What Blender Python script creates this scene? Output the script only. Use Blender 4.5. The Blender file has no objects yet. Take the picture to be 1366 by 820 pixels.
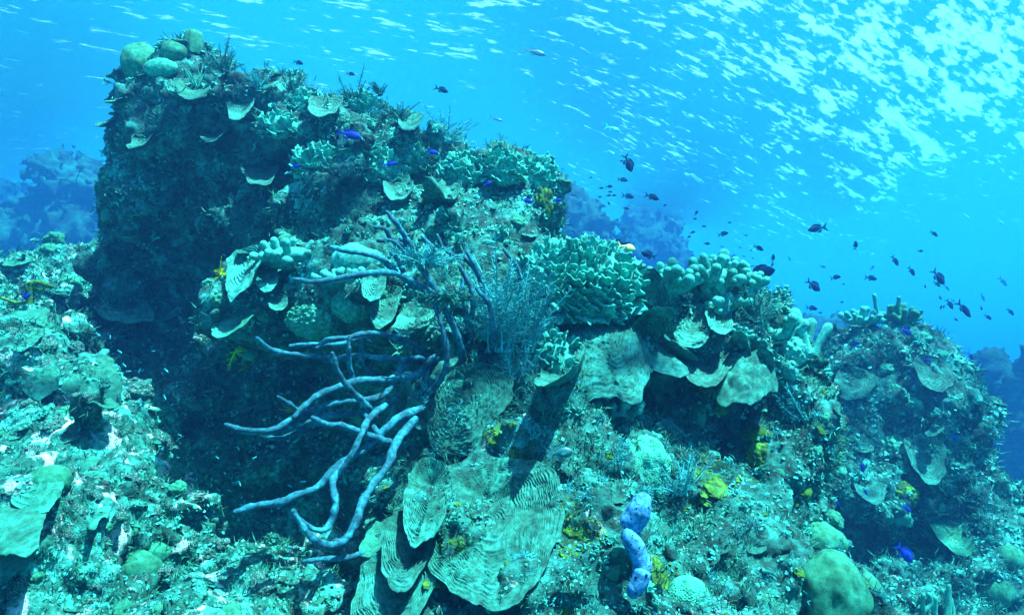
import bpy, bmesh, math, random
import numpy as np
from mathutils import Vector, Matrix
from mathutils.bvhtree import BVHTree

# ------------------------------------------------------------------ camera, world, sun, exposure
scene = bpy.context.scene
COL = scene.collection
CAM = Vector((0.0, 0.0, 2.2))
PITCH = math.radians(6.0)
FPX = 683.0 / math.tan(math.radians(37.5))        # focal length in photo pixels (1366 wide)
cam_d = bpy.data.cameras.new('camera')
cam_d.sensor_width = 36.0
cam_d.lens = 18.0 / math.tan(math.radians(37.5))
cam_d.clip_start = 0.05
cam_d.clip_end = 900.0
cam = bpy.data.objects.new('camera', cam_d)
cam.location = CAM
cam.rotation_euler = (math.radians(90) + PITCH, 0, 0)
COL.objects.link(cam)
scene.camera = cam

SUN_DIR = Vector((0.31, -0.22, 0.93)).normalized()   # towards the sun
sun_el = math.asin(SUN_DIR.z)
sun_az = math.atan2(SUN_DIR.x, SUN_DIR.y)
world = bpy.data.worlds.new('World')
scene.world = world
world.use_nodes = True
wn = world.node_tree
bg = wn.nodes['Background']
sky = wn.nodes.new('ShaderNodeTexSky')
sky.sky_type = 'NISHITA'
sky.sun_disc = False
sky.sun_elevation = sun_el
sky.sun_rotation = sun_az
wn.links.new(sky.outputs[0], bg.inputs[0])
bg.inputs[1].default_value = 0.15
sun_d = bpy.data.lights.new('sun', 'SUN')
sun_d.energy = 5.0
sun_d.angle = math.radians(0.5)
sun_d.color = (1.0, 0.96, 0.9)
sun = bpy.data.objects.new('sun', sun_d)
sun.rotation_euler = SUN_DIR.to_track_quat('Z', 'Y').to_euler()
sun.location = (6, -4, 12)
COL.objects.link(sun)
scene.view_settings.view_transform = 'Standard'
scene.view_settings.look = 'None'
scene.view_settings.exposure = 2.48
scene.view_settings.gamma = 1.0
scene.view_settings.use_curve_mapping = False
scene.cycles.max_bounces = 4
scene.cycles.diffuse_bounces = 2
scene.cycles.glossy_bounces = 2
scene.cycles.transmission_bounces = 2
scene.cycles.volume_bounces = 2
scene.cycles.transparent_max_bounces = 8
scene.cycles.use_denoising = True
scene.cycles.caustics_reflective = False
scene.cycles.caustics_refractive = False

BIG = 1.8                            # depth and distance scale of the open water
WATER_Z = 2.2 + 4.8 * BIG
VOL_S = (0.0009, 0.0051, 0.0126)      # scattering per metre
VOL_A = (0.066, 0.0180, 0.0070)      # absorption per metre

rng = np.random.default_rng(11)
random.seed(5)

# ------------------------------------------------------------------ noise
def _hash(ix, iy, iz, seed):
    h = (ix.astype(np.uint32) * np.uint32(374761393) + iy.astype(np.uint32) * np.uint32(668265263)
         + iz.astype(np.uint32) * np.uint32(2147483647 - 58) + np.uint32(seed * 974711 + 12345))
    h = (h ^ (h >> np.uint32(13))) * np.uint32(1274126177)
    h = (h ^ (h >> np.uint32(16))) * np.uint32(2246822519)
    return h ^ (h >> np.uint32(15))

def vnoise(p, seed=0):
    """smooth value noise in -1..1"""
    p = np.asarray(p, dtype=np.float32)
    i = np.floor(p).astype(np.int32)
    f = p - i
    u = f * f * f * (f * (f * 6 - 15) + 10)
    r = np.zeros(len(p), np.float32)
    for dx in (0, 1):
        wx = u[:, 0] if dx else 1 - u[:, 0]
        for dy in (0, 1):
            wy = u[:, 1] if dy else 1 - u[:, 1]
            for dz in (0, 1):
                wz = u[:, 2] if dz else 1 - u[:, 2]
                h = _hash(i[:, 0] + dx, i[:, 1] + dy, i[:, 2] + dz, seed)
                r += wx * wy * wz * (h.astype(np.float32) / 2147483648.0 - 1.0)
    return r

def fbm(p, octv=4, seed=0, gain=0.5):
    p = np.asarray(p, dtype=np.float32)
    a, r = 1.0, np.zeros(len(p), np.float32)
    for k in range(octv):
        r += a * vnoise(p * (2.03 ** k) + 7.3 * k, seed + k)
        a *= gain
    return r

def worley(p, seed=0, jitter=0.9):
    """distance to the nearest feature point"""
    p = np.asarray(p, dtype=np.float32)
    i = np.floor(p).astype(np.int32)
    f = p - i
    best = np.full(len(p), 9.0, np.float32)
    for dx in (-1, 0, 1):
        for dy in (-1, 0, 1):
            for dz in (-1, 0, 1):
                a, b, c = i[:, 0] + dx, i[:, 1] + dy, i[:, 2] + dz
                h = _hash(a, b, c, seed)
                jx = ((h & np.uint32(1023)).astype(np.float32) / 1023 - .5) * jitter + .5
                jy = (((h >> np.uint32(10)) & np.uint32(1023)).astype(np.float32) / 1023 - .5) * jitter + .5
                jz = (((h >> np.uint32(20)) & np.uint32(1023)).astype(np.float32) / 1023 - .5) * jitter + .5
                d = (dx + jx - f[:, 0]) ** 2 + (dy + jy - f[:, 1]) ** 2 + (dz + jz - f[:, 2]) ** 2
                np.minimum(best, d, out=best)
    return np.sqrt(best)

# ------------------------------------------------------------------ picture geometry
_cp, _sp = math.cos(PITCH), math.sin(PITCH)
def ray(px, py):
    x, z = (px - 683.0) / FPX, (410.0 - py) / FPX
    return Vector((x, _cp - z * _sp, _sp + z * _cp))
def P(px, py, d):
    return CAM + ray(px, py) * d
def project(v):
    q = v - CAM
    y = q.y * _cp + q.z * _sp
    z = -q.y * _sp + q.z * _cp
    if y < 0.05:
        return (-9999, -9999, y)
    return (683 + FPX * q.x / y, 410 - FPX * z / y, y)
def project_np(v):
    q = v - np.array(CAM)
    y = q[:, 1] * _cp + q[:, 2] * _sp
    z = -q[:, 1] * _sp + q[:, 2] * _cp
    y = np.maximum(y, .01)
    return 683 + FPX * q[:, 0] / y, 410 - FPX * z / y, y

# ------------------------------------------------------------------ mesh helpers
def mesh_from(name, v, f, smooth=True):
    me = bpy.data.meshes.new(name)
    v = np.asarray(v, np.float32)
    if isinstance(f, np.ndarray):
        k = f.shape[1]
        me.vertices.add(len(v)); me.vertices.foreach_set('co', v.ravel())
        me.loops.add(f.size); me.loops.foreach_set('vertex_index', f.astype(np.int32).ravel())
        me.polygons.add(len(f))
        me.polygons.foreach_set('loop_start', np.arange(0, f.size, k, dtype=np.int32))
        me.polygons.foreach_set('loop_total', np.full(len(f), k, dtype=np.int32))
        me.update(calc_edges=True)
    else:
        me.from_pydata(v.tolist(), [], f)
        me.update()
    if smooth:
        me.polygons.foreach_set('use_smooth', np.ones(len(me.polygons), dtype=bool))
    return me

def link(name, me, m=None, parent=None, loc=None, rot=None, scale=None):
    o = bpy.data.objects.new(name, me)
    COL.objects.link(o)
    if m is not None and me is not None and len(me.materials) == 0:
        me.materials.append(m)
    if parent is not None:
        o.parent = parent
    if loc is not None: o.location = loc
    if rot is not None:
        o.rotation_mode = 'QUATERNION'
        o.rotation_quaternion = rot
    if scale is not None:
        o.scale = scale if hasattr(scale, '__len__') else (scale,) * 3
    return o
def tag(o, label, cat, group=None, kind=None):
    if label: o['label'] = label
    if cat: o['category'] = cat
    if group: o['group'] = group
    if kind: o['kind'] = kind
    return o
def thing(name, label, cat, loc=(0, 0, 0), rot=None, scale=None, group=None):
    o = link(name, None, None, None, loc, rot, scale)
    o.empty_display_size = 0.1
    return tag(o, label, cat, group)
def structure(name, me, m):
    o = link(name, me, m); o['kind'] = 'structure'; return o

class Geo:
    """collects quads/triangles into one mesh"""
    def __init__(self): self.v, self.f, self.n = [], [], 0
    def add(self, v, f):
        v = np.asarray(v, np.float32); f = np.asarray(f, np.int64)
        self.v.append(v); self.f.append(f + self.n); self.n += len(v)
    def mesh(self, name, smooth=True):
        return mesh_from(name, np.concatenate(self.v), np.concatenate(self.f), smooth)

def grid_faces(nu, nv, wrap=False):
    a = np.arange(nu * nv).reshape(nu, nv)
    if wrap:
        b = np.roll(a, -1, axis=1)
        q = np.stack([a[:-1], a[1:], b[1:], b[:-1]], -1)
    else:
        q = np.stack([a[:-1, :-1], a[1:, :-1], a[1:, 1:], a[:-1, 1:]], -1)
    return q.reshape(-1, 4)

def catmull(pts, n):
    pts = [np.asarray(p, float) for p in pts]
    if len(pts) == 2:
        return np.array([pts[0] + (pts[1] - pts[0]) * t for t in np.linspace(0, 1, n)])
    q = [2 * pts[0] - pts[1]] + pts + [2 * pts[-1] - pts[-2]]
    out = []
    m = len(pts) - 1
    for t in np.linspace(0, m - 1e-6, n):
        k = int(t); s = t - k
        p0, p1, p2, p3 = q[k], q[k + 1], q[k + 2], q[k + 3]
        out.append(.5 * (2 * p1 + (p2 - p0) * s + (2 * p0 - 5 * p1 + 4 * p2 - p3) * s * s + (3 * p1 - p0 - 3 * p2 + p3) * s ** 3))
    return np.array(out)

def tube(path, radii, nseg=10, bump=0.0, bscale=20.0, seed=0, cap=True):
    """tube with rounded ends round a polyline; returns verts, quads"""
    path = np.asarray(path, float); n = len(path)
    radii = np.interp(np.linspace(0, 1, n), np.linspace(0, 1, len(radii)), radii)
    if cap:                                    # hemispherical end
        d = path[-1] - path[-2]; d /= np.linalg.norm(d) + 1e-9
        r = radii[-1]
        ex = [path[-1] + d * r * s for s in (.5, .85, .99)]
        path = np.vstack([path, ex]); radii = np.concatenate([radii, [r * .87, r * .53, r * .08]])
        n += 3
    tan = np.gradient(path, axis=0)
    tan /= np.linalg.norm(tan, axis=1)[:, None] + 1e-9
    u = np.cross(tan[0], [0.31, 0.2, 0.93]); u /= np.linalg.norm(u) + 1e-9
    V = []
    ang = np.linspace(0, 2 * np.pi, nseg, endpoint=False)
    for k in range(n):
        u = u - tan[k] * np.dot(u, tan[k]); u /= np.linalg.norm(u) + 1e-9
        w = np.cross(tan[k], u)
        V.append(path[k] + radii[k] * (np.cos(ang)[:, None] * u + np.sin(ang)[:, None] * w))
    V = np.array(V)
    if bump:
        c = path[:, None, :]
        fl = V.reshape(-1, 3)
        s = 1 + bump * fbm(fl * bscale, 3, seed).reshape(n, nseg)
        V = c + (V - c) * s[..., None]
    return V.reshape(-1, 3), grid_faces(n, nseg, True)

def frame(z, x=None):
    """quaternion of a frame with the given z axis (and x as near as possible)"""
    z = Vector(z).normalized()
    x = Vector(x) if x is not None else Vector((1, 0, .13))
    x = x - z * x.dot(z)
    if x.length < 1e-4: x = Vector((0, 1, 0)) - z * z.y
    x.normalize(); y = z.cross(x)
    return Matrix((x, y, z)).transposed().to_quaternion()

# ------------------------------------------------------------------ materials
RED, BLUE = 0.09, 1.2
def mat(name, cols, scale=6.0, fine=40.0, fine_amt=0.55, bumps=((90.0, 0.5, 'N'),), rough=0.85,
        patch=None, rand=0.35, bump_dist=0.01, spec=0.2, red=RED, blue=BLUE):
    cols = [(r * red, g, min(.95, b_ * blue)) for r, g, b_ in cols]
    m = bpy.data.materials.new(name)
    m.use_nodes = True
    nt = m.node_tree; N = nt.nodes; L = nt.links
    b = N['Principled BSDF']
    tc = N.new('ShaderNodeTexCoord')
    co = tc.outputs['Object']
    def noise(s, detail=4.0, rough_=.6, dist=0.0):
        n = N.new('ShaderNodeTexNoise'); n.inputs['Scale'].default_value = s
        n.inputs['Detail'].default_value = detail; n.inputs['Roughness'].default_value = rough_
        n.inputs['Distortion'].default_value = dist
        L.new(co, n.inputs['Vector']); return n
    def ramp(src, stops):
        r = N.new('ShaderNodeValToRGB'); e = r.color_ramp.elements
        while len(e) < len(stops): e.new(0.5)
        for el, (p, c) in zip(e, stops):
            el.position = p; el.color = (*c, 1) if len(c) == 3 else c
        L.new(src, r.inputs[0]); return r.outputs[0]
    def mix(t, fac, a, bb):
        x = N.new('ShaderNodeMix'); x.data_type = 'RGBA'; x.blend_type = t
        if isinstance(fac, (int, float)): x.inputs[0].default_value = fac
        else: L.new(fac, x.inputs[0])
        for s, i in ((a, 6), (bb, 7)):
            if isinstance(s, tuple): x.inputs[i].default_value = (*s, 1)
            else: L.new(s, x.inputs[i])
        return x.outputs[2]
    n1 = noise(scale, 5, .62, .4)
    k = len(cols)
    c = ramp(n1.outputs[0], [(0.32 + 0.36 * i / max(1, k - 1), cc) for i, cc in enumerate(cols)])
    n2 = noise(fine, 4, .7)
    g = ramp(n2.outputs[0], [(0.35, (1 - fine_amt,) * 3), (0.65, (1 + fine_amt * .5,) * 3)])
    c = mix('MULTIPLY', 1.0, c, g)
    if patch:
        pc, th, ps = patch
        n3 = noise(ps, 7, .68, .6)
        pf = ramp(n3.outputs[0], [(th, (0, 0, 0)), (th + .06, (1, 1, 1))])
        c = mix('MIX', pf, c, pc)
    if rand:
        oi = N.new('ShaderNodeObjectInfo')
        rr = ramp(oi.outputs['Random'], [(0, (1 - rand,) * 3), (1, (1 + rand,) * 3)])
        c = mix('MULTIPLY', 1.0, c, rr)
    L.new(c, b.inputs['Base Color'])
    b.inputs['Roughness'].default_value = rough
    b.inputs['Specular IOR Level'].default_value = spec
    prev = None
    for s, st, ty in bumps:
        if ty == 'N':
            t = noise(s, 6, .65).outputs[0]
        else:
            v = N.new('ShaderNodeTexVoronoi'); v.inputs['Scale'].default_value = s
            if ty == 'E': v.feature = 'DISTANCE_TO_EDGE'
            L.new(co, v.inputs['Vector']); t = v.outputs['Distance']
        bp = N.new('ShaderNodeBump'); bp.inputs['Strength'].default_value = st
        bp.inputs['Distance'].default_value = bump_dist
        if ty == 'V': bp.invert = True
        L.new(t, bp.inputs['Height'])
        if prev: L.new(prev, bp.inputs['Normal'])
        prev = bp.outputs[0]
    if prev: L.new(prev, b.inputs['Normal'])
    return m

M = {}
M['rock'] = mat('reef_rock', [(.022, .034, .026), (.07, .095, .068), (.15, .19, .13), (.32, .40, .29)], 5.5, 26, .85,
                ((22, .6, 'N'), (70, .7, 'N'), (190, .5, 'N')), patch=((.38, .60, .55), .63, 9.0), rand=0, bump_dist=.02)
M['rubble'] = mat('reef_rubble', [(.03, .045, .035), (.09, .13, .08), (.22, .27, .18), (.46, .50, .38)], 4.5, 30, .85,
                  ((22, .6, 'N'), (70, .7, 'N'), (190, .5, 'N')), patch=((.42, .66, .66), .55, 8), rand=0, bump_dist=.02)
M['far'] = mat('far_reef', [(.012, .018, .014), (.05, .06, .035), (.10, .13, .08)], 1.6, 7, .4, ((5, 1, 'N'), (20, .6, 'N')), rand=0, bump_dist=.08)
M['plate'] = mat('plate_coral', [(.05, .075, .05), (.10, .135, .085), (.18, .22, .145)], 11, 50, .6, ((40, .3, 'N'), (160, .5, 'N')), rand=.25, bump_dist=.004)
M['plate_pale'] = mat('plate_coral_pale', [(.08, .12, .08), (.14, .19, .125), (.25, .31, .21)], 11, 50, .6, ((40, .3, 'N'), (160, .5, 'N')), rand=.15, bump_dist=.004)
M['plate_smooth'] = mat('plate_coral_smooth', [(.05, .105, .06), (.09, .15, .085), (.16, .23, .14)], 9, 40, .5, ((170, .4, 'V'),), rand=.2, bump_dist=.004)
M['lettuce'] = mat('lettuce_coral', [(.15, .19, .12), (.34, .39, .25), (.62, .66, .48)], 26, 70, .5, ((240, .3, 'N'),), rand=.2, bump_dist=.003)
M['finger'] = mat('finger_coral', [(.18, .20, .13), (.32, .35, .24), (.54, .56, .43)], 24, 90, .4, ((330, .5, 'V'),), rand=.2, bump_dist=.003)
M['boulder'] = mat('boulder_coral', [(.08, .13, .06), (.14, .19, .09), (.23, .28, .15)], 7, 45, .5, ((420, .4, 'V'), (60, .3, 'N')), rand=.25, bump_dist=.003, patch=((.35, .38, .25), .66, 9))
M['star'] = mat('star_coral', [(.20, .24, .12), (.32, .35, .19), (.42, .43, .26)], 9, 60, .5, ((200, .8, 'V'), (45, .3, 'N')), rand=.25, bump_dist=.004)
M['rope'] = mat('rope_sponge', [(.03, .055, .065), (.06, .11, .13), (.14, .24, .25)], 18, 70, .6, ((60, .5, 'N'), (220, .6, 'N')), rand=.15, bump_dist=.004)
M['yellow'] = mat('yellow_sponge', [(.008, .05, .025), (.032, .15, .02), (.10, .36, .02)], 14, 60, .6, ((80, .6, 'N'),), rand=.25, bump_dist=.006, red=1, blue=1)
M['bluesponge'] = mat('pale_blue_sponge', [(.015, .14, .28), (.035, .25, .42), (.08, .38, .56)], 30, 90, .6, ((60, .7, 'N'), (200, .8, 'N')), rand=0, bump_dist=.005, red=1)
M['pore'] = mat('sponge_pore', [(.01, .02, .07), (.02, .03, .1)], 20, 60, .2, (), rand=0)
M['bush'] = mat('algae_bush', [(.05, .08, .06), (.12, .17, .12), (.22, .28, .20)], 14, 50, .5, (), rand=.35)
M['hydroid'] = mat('feather_plume', [(.14, .20, .17), (.26, .33, .28), (.42, .48, .42)], 10, 50, .4, (), rand=.25)
M['turf'] = mat('algae_turf', [(.04, .07, .04), (.13, .18, .10), (.28, .33, .19)], 7, 45, .7, (), rand=0)
M['crumb'] = mat('encrusting_flakes', [(.08, .12, .05), (.32, .36, .22), (.58, .62, .54)], 7, 55, .8, (), rand=0)
M['rod'] = mat('sea_rod', [(.24, .27, .15), (.40, .42, .26)], 10, 90, .4, ((300, .5, 'N'),), rand=.2, bump_dist=.003)
M['fern'] = mat('yellow_alga', [(.36, .42, .01), (.62, .62, .02)], 10, 60, .4, (), rand=.2, red=.7, blue=1)
M['fish'] = mat('dark_fish', [(.004, .014, .04), (.006, .025, .07)], 6, 30, .2, (), rough=.75, rand=.3, spec=.04)
M['fishblue'] = mat('blue_fish', [(.008, .012, .22), (.012, .028, .20)], 6, 30, .2, (), rough=.7, rand=.3, spec=.08)
M['fishpale'] = mat('silver_fish', [(.45, .48, .5), (.6, .62, .6)], 6, 30, .2, (), rough=.3, rand=.2, spec=.5)
M['fishgrey'] = mat('grey_fish', [(.10, .11, .10), (.16, .18, .15)], 6, 30, .2, (), rough=.45, rand=.2, spec=.4)
M['fishyellow'] = mat('yellow_fish', [(.75, .70, .08), (.85, .80, .3)], 6, 30, .2, (), rough=.4, rand=0, spec=.4, red=.8, blue=1)
M['eye'] = mat('fish_eye', [(.004, .004, .006), (.008, .008, .01)], 6, 30, .1, (), rough=.2, rand=0, spec=.6)
M['sand'] = mat('seabed', [(.10, .12, .07), (.22, .23, .14), (.36, .35, .24)], 1.2, 9, .7, ((8, .8, 'N'), (40, .6, 'N')), rand=0, bump_dist=.05)

# ------------------------------------------------------------------ water: the haze box and the wavy surface seen from below
def box_mesh(name, x0, x1, y0, y1, z0, z1):
    v = [(x, y, z) for x in (x0, x1) for y in (y0, y1) for z in (z0, z1)]
    f = [(0, 1, 3, 2), (4, 6, 7, 5), (0, 4, 5, 1), (2, 3, 7, 6), (0, 2, 6, 4), (1, 5, 7, 3)]
    return mesh_from(name, v, f, False)
hm = bpy.data.materials.new('water_haze')
hm.use_nodes = True
nt = hm.node_tree
nt.nodes.clear()
out = nt.nodes.new('ShaderNodeOutputMaterial')
pv = nt.nodes.new('ShaderNodeVolumePrincipled')
DEN = 0.5
C_ = [s / DEN for s in VOL_S]
A_ = [max(0.0, 1 - a / (DEN * (1 - c))) ** 2 for a, c in zip(VOL_A, C_)]
pv.inputs['Color'].default_value = (*C_, 1)
pv.inputs['Absorption Color'].default_value = (*A_, 1)
pv.inputs['Density'].default_value = DEN
pv.inputs['Anisotropy'].default_value = 0.35
nt.links.new(pv.outputs[0], out.inputs['Volume'])
hz = link('haze', box_mesh('haze', -171, 171, -72, 213, -5.5, WATER_Z + 1.3), hm)
hz['kind'] = 'stuff'

def water_material():
    m = bpy.data.materials.new('water_surface')
    m.use_nodes = True
    nt = m.node_tree; N = nt.nodes; L = nt.links; N.clear()
    out = N.new('ShaderNodeOutputMaterial')
    tc = N.new('ShaderNodeTexCoord')
    mp = N.new('ShaderNodeMapping')
    mp.vector_type = 'TEXTURE'
    mp.inputs['Location'].default_value = (3.3, 1.7, 0)
    mp.inputs['Rotation'].default_value = (0, 0, math.radians(WAVE_ROT))
    mp.inputs['Scale'].default_value = (2.3, 0.8, 1.0)
    L.new(tc.outputs['Object'], mp.inputs['Vector'])
    acc = None
    for sc, amp, det in WAVES:
        n = N.new('ShaderNodeTexNoise')
        n.inputs['Scale'].default_value = sc; n.inputs['Detail'].default_value = det
        n.inputs['Roughness'].default_value = .55; n.inputs['Distortion'].default_value = .3
        L.new(mp.outputs[0], n.inputs['Vector'])
        s = N.new('ShaderNodeVectorMath'); s.operation = 'SUBTRACT'
        L.new(n.outputs['Color'], s.inputs[0]); s.inputs[1].default_value = (.5, .5, .5)
        k = N.new('ShaderNodeVectorMath'); k.operation = 'MULTIPLY'
        L.new(s.outputs[0], k.inputs[0]); k.inputs[1].default_value = (amp, amp, 0)
        if acc is None: acc = k
        else:
            a = N.new('ShaderNodeVectorMath'); a.operation = 'ADD'
            L.new(acc.outputs[0], a.inputs[0]); L.new(k.outputs[0], a.inputs[1]); acc = a
    ge = N.new('ShaderNodeNewGeometry')
    a = N.new('ShaderNodeVectorMath'); a.operation = 'ADD'
    L.new(ge.outputs['Normal'], a.inputs[0]); L.new(acc.outputs[0], a.inputs[1])
    nn = N.new('ShaderNodeVectorMath'); nn.operation = 'NORMALIZE'
    L.new(a.outputs[0], nn.inputs[0])
    dt = N.new('ShaderNodeVectorMath'); dt.operation = 'DOT_PRODUCT'     # past the critical angle the surface mirrors; fine ripples blur the step
    L.new(nn.outputs[0], dt.inputs[0]); L.new(ge.outputs['Incoming'], dt.inputs[1])
    ab = N.new('ShaderNodeMath'); ab.operation = 'ABSOLUTE'; L.new(dt.outputs['Value'], ab.inputs[0])
    fr = N.new('ShaderNodeMapRange'); fr.interpolation_type = 'SMOOTHSTEP'
    fr.inputs['From Min'].default_value = .55; fr.inputs['From Max'].default_value = .80
    fr.inputs['To Min'].default_value = 1.0; fr.inputs['To Max'].default_value = .04
    L.new(ab.outputs[0], fr.inputs['Value'])
    tr = N.new('ShaderNodeBsdfTransparent')
    gl = N.new('ShaderNodeBsdfGlossy'); gl.inputs['Roughness'].default_value = .55
    gl.inputs['Color'].default_value = (.97, .97, .97, 1)
    mx = N.new('ShaderNodeMixShader')
    L.new(fr.outputs[0], mx.inputs[0]); L.new(tr.outputs[0], mx.inputs[1]); L.new(gl.outputs[0], mx.inputs[2])
    L.new(mx.outputs[0], out.inputs['Surface'])
    return m
WAVE_ROT = 30.0
WAVES = ((0.27, 0.45, 0.0), (1.55, 1.6, 2.0), (5.6, 1.7, 5.0))
xs = np.concatenate([np.linspace(-94, -22, 40), np.linspace(-21.5, 21.5, 150), np.linspace(22, 94, 40)])
ys = np.concatenate([np.linspace(-39, -1, 30), np.linspace(-.5, 40, 150), np.linspace(41, 117, 40)])
X, Y = np.meshgrid(xs, ys, indexing='ij')
pp = np.stack([X.ravel(), Y.ravel(), np.zeros(X.size)], 1)
sw = 1.15 * np.clip((pp[:, 0] - .8) / 4.0, -.35, 1.5)            # added swell growing to the right, tilted to brighten the surface there
Z = WATER_Z + BIG * (-sw * np.tanh((pp[:, 1] + .3 * pp[:, 0] - 9.0) / 4.2) + .05 * vnoise(pp * .35, 3))
pp = pp * BIG
g = grid_faces(len(xs), len(ys))
wv = np.column_stack([pp[:, :2], Z])
structure('water_surface', mesh_from('water_surface', wv, g), water_material())

# ------------------------------------------------------------------ reef rock: smooth unions of ellipsoids, noise added, skinned by surface nets
def surface_nets(F, org, h):
    nx, ny, nz = F.shape
    ins = F < 0
    def c(d): return ins[d[0]:nx - 1 + d[0], d[1]:ny - 1 + d[1], d[2]:nz - 1 + d[2]]
    def fv(d): return F[d[0]:nx - 1 + d[0], d[1]:ny - 1 + d[1], d[2]:nz - 1 + d[2]]
    corners = [(i, j, k) for i in (0, 1) for j in (0, 1) for k in (0, 1)]
    s = sum(c(d).astype(np.int8) for d in corners)
    act = (s > 0) & (s < 8)
    idx = np.full(act.shape, -1, np.int64)
    ids = np.argwhere(act)
    idx[act] = np.arange(len(ids))
    pos = np.zeros((len(ids), 3)); cnt = np.zeros(len(ids))
    vals = {d: fv(d)[act] for d in corners}
    for ax in range(3):
        for d in corners:
            if d[ax]: continue
            e = list(d); e[ax] = 1; e = tuple(e)
            a, b = vals[d], vals[e]
            m = (a < 0) != (b < 0)
            t = np.where(m, a / np.where(m, a - b, 1), 0)
            q = np.tile(np.array(d, float), (len(a), 1)); q[:, ax] += t
            pos += q * m[:, None]; cnt += m
    v = (ids + pos / cnt[:, None]) * h + org
    faces = []
    for ax in range(3):
        o1, o2 = [(1, 2), (2, 0), (0, 1)][ax]
        sl0 = [slice(1, -1)] * 3; sl1 = [slice(1, -1)] * 3
        sl0[ax] = slice(0, F.shape[ax] - 1); sl1[ax] = slice(1, F.shape[ax])
        a, b = ins[tuple(sl0)], ins[tuple(sl1)]
        m = np.argwhere(a != b)
        flip = a[tuple(m.T)]
        base = m.copy()
        for k in range(3):
            if k != ax: base[:, k] += 1
        def cell(d1, d2):
            q = base.copy(); q[:, o1] -= d1; q[:, o2] -= d2
            return idx[q[:, 0], q[:, 1], q[:, 2]]
        quad = np.stack([cell(0, 0), cell(1, 0), cell(1, 1), cell(0, 1)], 1)
        quad = np.where(flip[:, None], quad, quad[:, ::-1])
        faces.append(quad[(quad >= 0).all(1)])
    return v, np.concatenate(faces)

def blob(px, py, d, rx, ry, rd, roll=0.0):
    s = d / FPX
    return (np.array(P(px, py, d)), np.array([rx * s, rd, ry * s]), math.radians(roll))

def rock_mesh(name, blobs, carve=(), h=.025, k=.10, amps=(.16, .07, .03), freqs=(1.3, 4.5, 11.0), seed=1, pad=.25, zmin=-1.2, detail=True):
    lo = np.min([b[0] - b[1].max() for b in blobs], 0) - pad
    hi = np.max([b[0] + b[1].max() for b in blobs], 0) + pad
    # tight bounds
    lo = np.min([b[0] - np.array([max(b[1][0], b[1][2]) if b[2] else b[1][0], b[1][1], max(b[1][0], b[1][2]) if b[2] else b[1][2]]) for b in blobs], 0) - pad
    hi = np.max([b[0] + np.array([max(b[1][0], b[1][2]) if b[2] else b[1][0], b[1][1], max(b[1][0], b[1][2]) if b[2] else b[1][2]]) for b in blobs], 0) + pad
    lo[2] = max(lo[2], zmin)
    CO = 3                                              # ellipsoids on a coarse grid, then interpolated
    nc = np.ceil((hi - lo) / (h * CO)).astype(int) + 1
    ax = [lo[i] + h * CO * np.arange(nc[i]) for i in range(3)]
    G = np.stack(np.meshgrid(*ax, indexing='ij'), -1).reshape(-1, 3).astype(np.float32)
    def ell(b):
        q = G - b[0].astype(np.float32)
        if b[2]:
            c, s = math.cos(b[2]), math.sin(b[2])
            q = np.stack([q[:, 0] * c + q[:, 2] * s, q[:, 1], -q[:, 0] * s + q[:, 2] * c], 1)
        q = q / b[1].astype(np.float32)
        k0 = np.sqrt((q * q).sum(1)) + 1e-6
        q = q / b[1].astype(np.float32)
        k1 = np.sqrt((q * q).sum(1)) + 1e-6
        return k0 * (k0 - 1) / k1
    D = None
    for b in blobs:
        e = ell(b)
        if D is None: D = e
        else:
            t = np.clip(.5 + .5 * (D - e) / k, 0, 1)
            D = D * (1 - t) + e * t - k * t * (1 - t)
    for b in carve:
        e = -ell(b)
        t = np.clip(.5 + .5 * (e - D) / k, 0, 1)
        D = D * (1 - t) + e * t + k * t * (1 - t)
    D = D.reshape(tuple(nc))
    for axis in range(3):
        m = nc[axis] - 1
        D = np.moveaxis(D, axis, 0)
        E = np.empty((m * CO + 1,) + D.shape[1:], np.float32)
        for j in range(CO):
            E[j:m * CO:CO] = D[:-1] * (1 - j / CO) + D[1:] * (j / CO)
        E[-1] = D[-1]
        D = np.moveaxis(E, 0, axis)
    D = np.ascontiguousarray(D); n = np.array(D.shape)
    band = np.abs(D) < (amps[0] * 1.25 + amps[1] * 1.2 + amps[2] + 2 * h)
    ii = np.argwhere(band)
    q = (ii * h + lo).astype(np.float32)
    add = amps[0] * fbm(q * freqs[0], 3, seed) + amps[1] * fbm(q * freqs[1] + fbm(q * 2.0, 2, seed + 3)[:, None] * .5, 3, seed + 5)
    if amps[2]:
        add = add + amps[2] * 2 * (worley(q * freqs[2] + .3 * fbm(q * 5, 2, seed + 8)[:, None], seed + 9) - .5)
    D[band] += add
    v, f = surface_nets(D, lo, h)
    me = mesh_from(name, v, f)
    if detail:
        nr = np.empty(len(v) * 3, np.float32); me.vertices.foreach_get('normal', nr); nr = nr.reshape(-1, 3)
        dd = .5 * h * fbm(v * 24, 3, seed + 20) - .8 * h * (worley(v * (.55 / h), seed + 21) - .5)
        v = v + nr * dd[:, None]
        me.vertices.foreach_set('co', v.astype(np.float32).ravel()); me.update()
    return me

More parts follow.
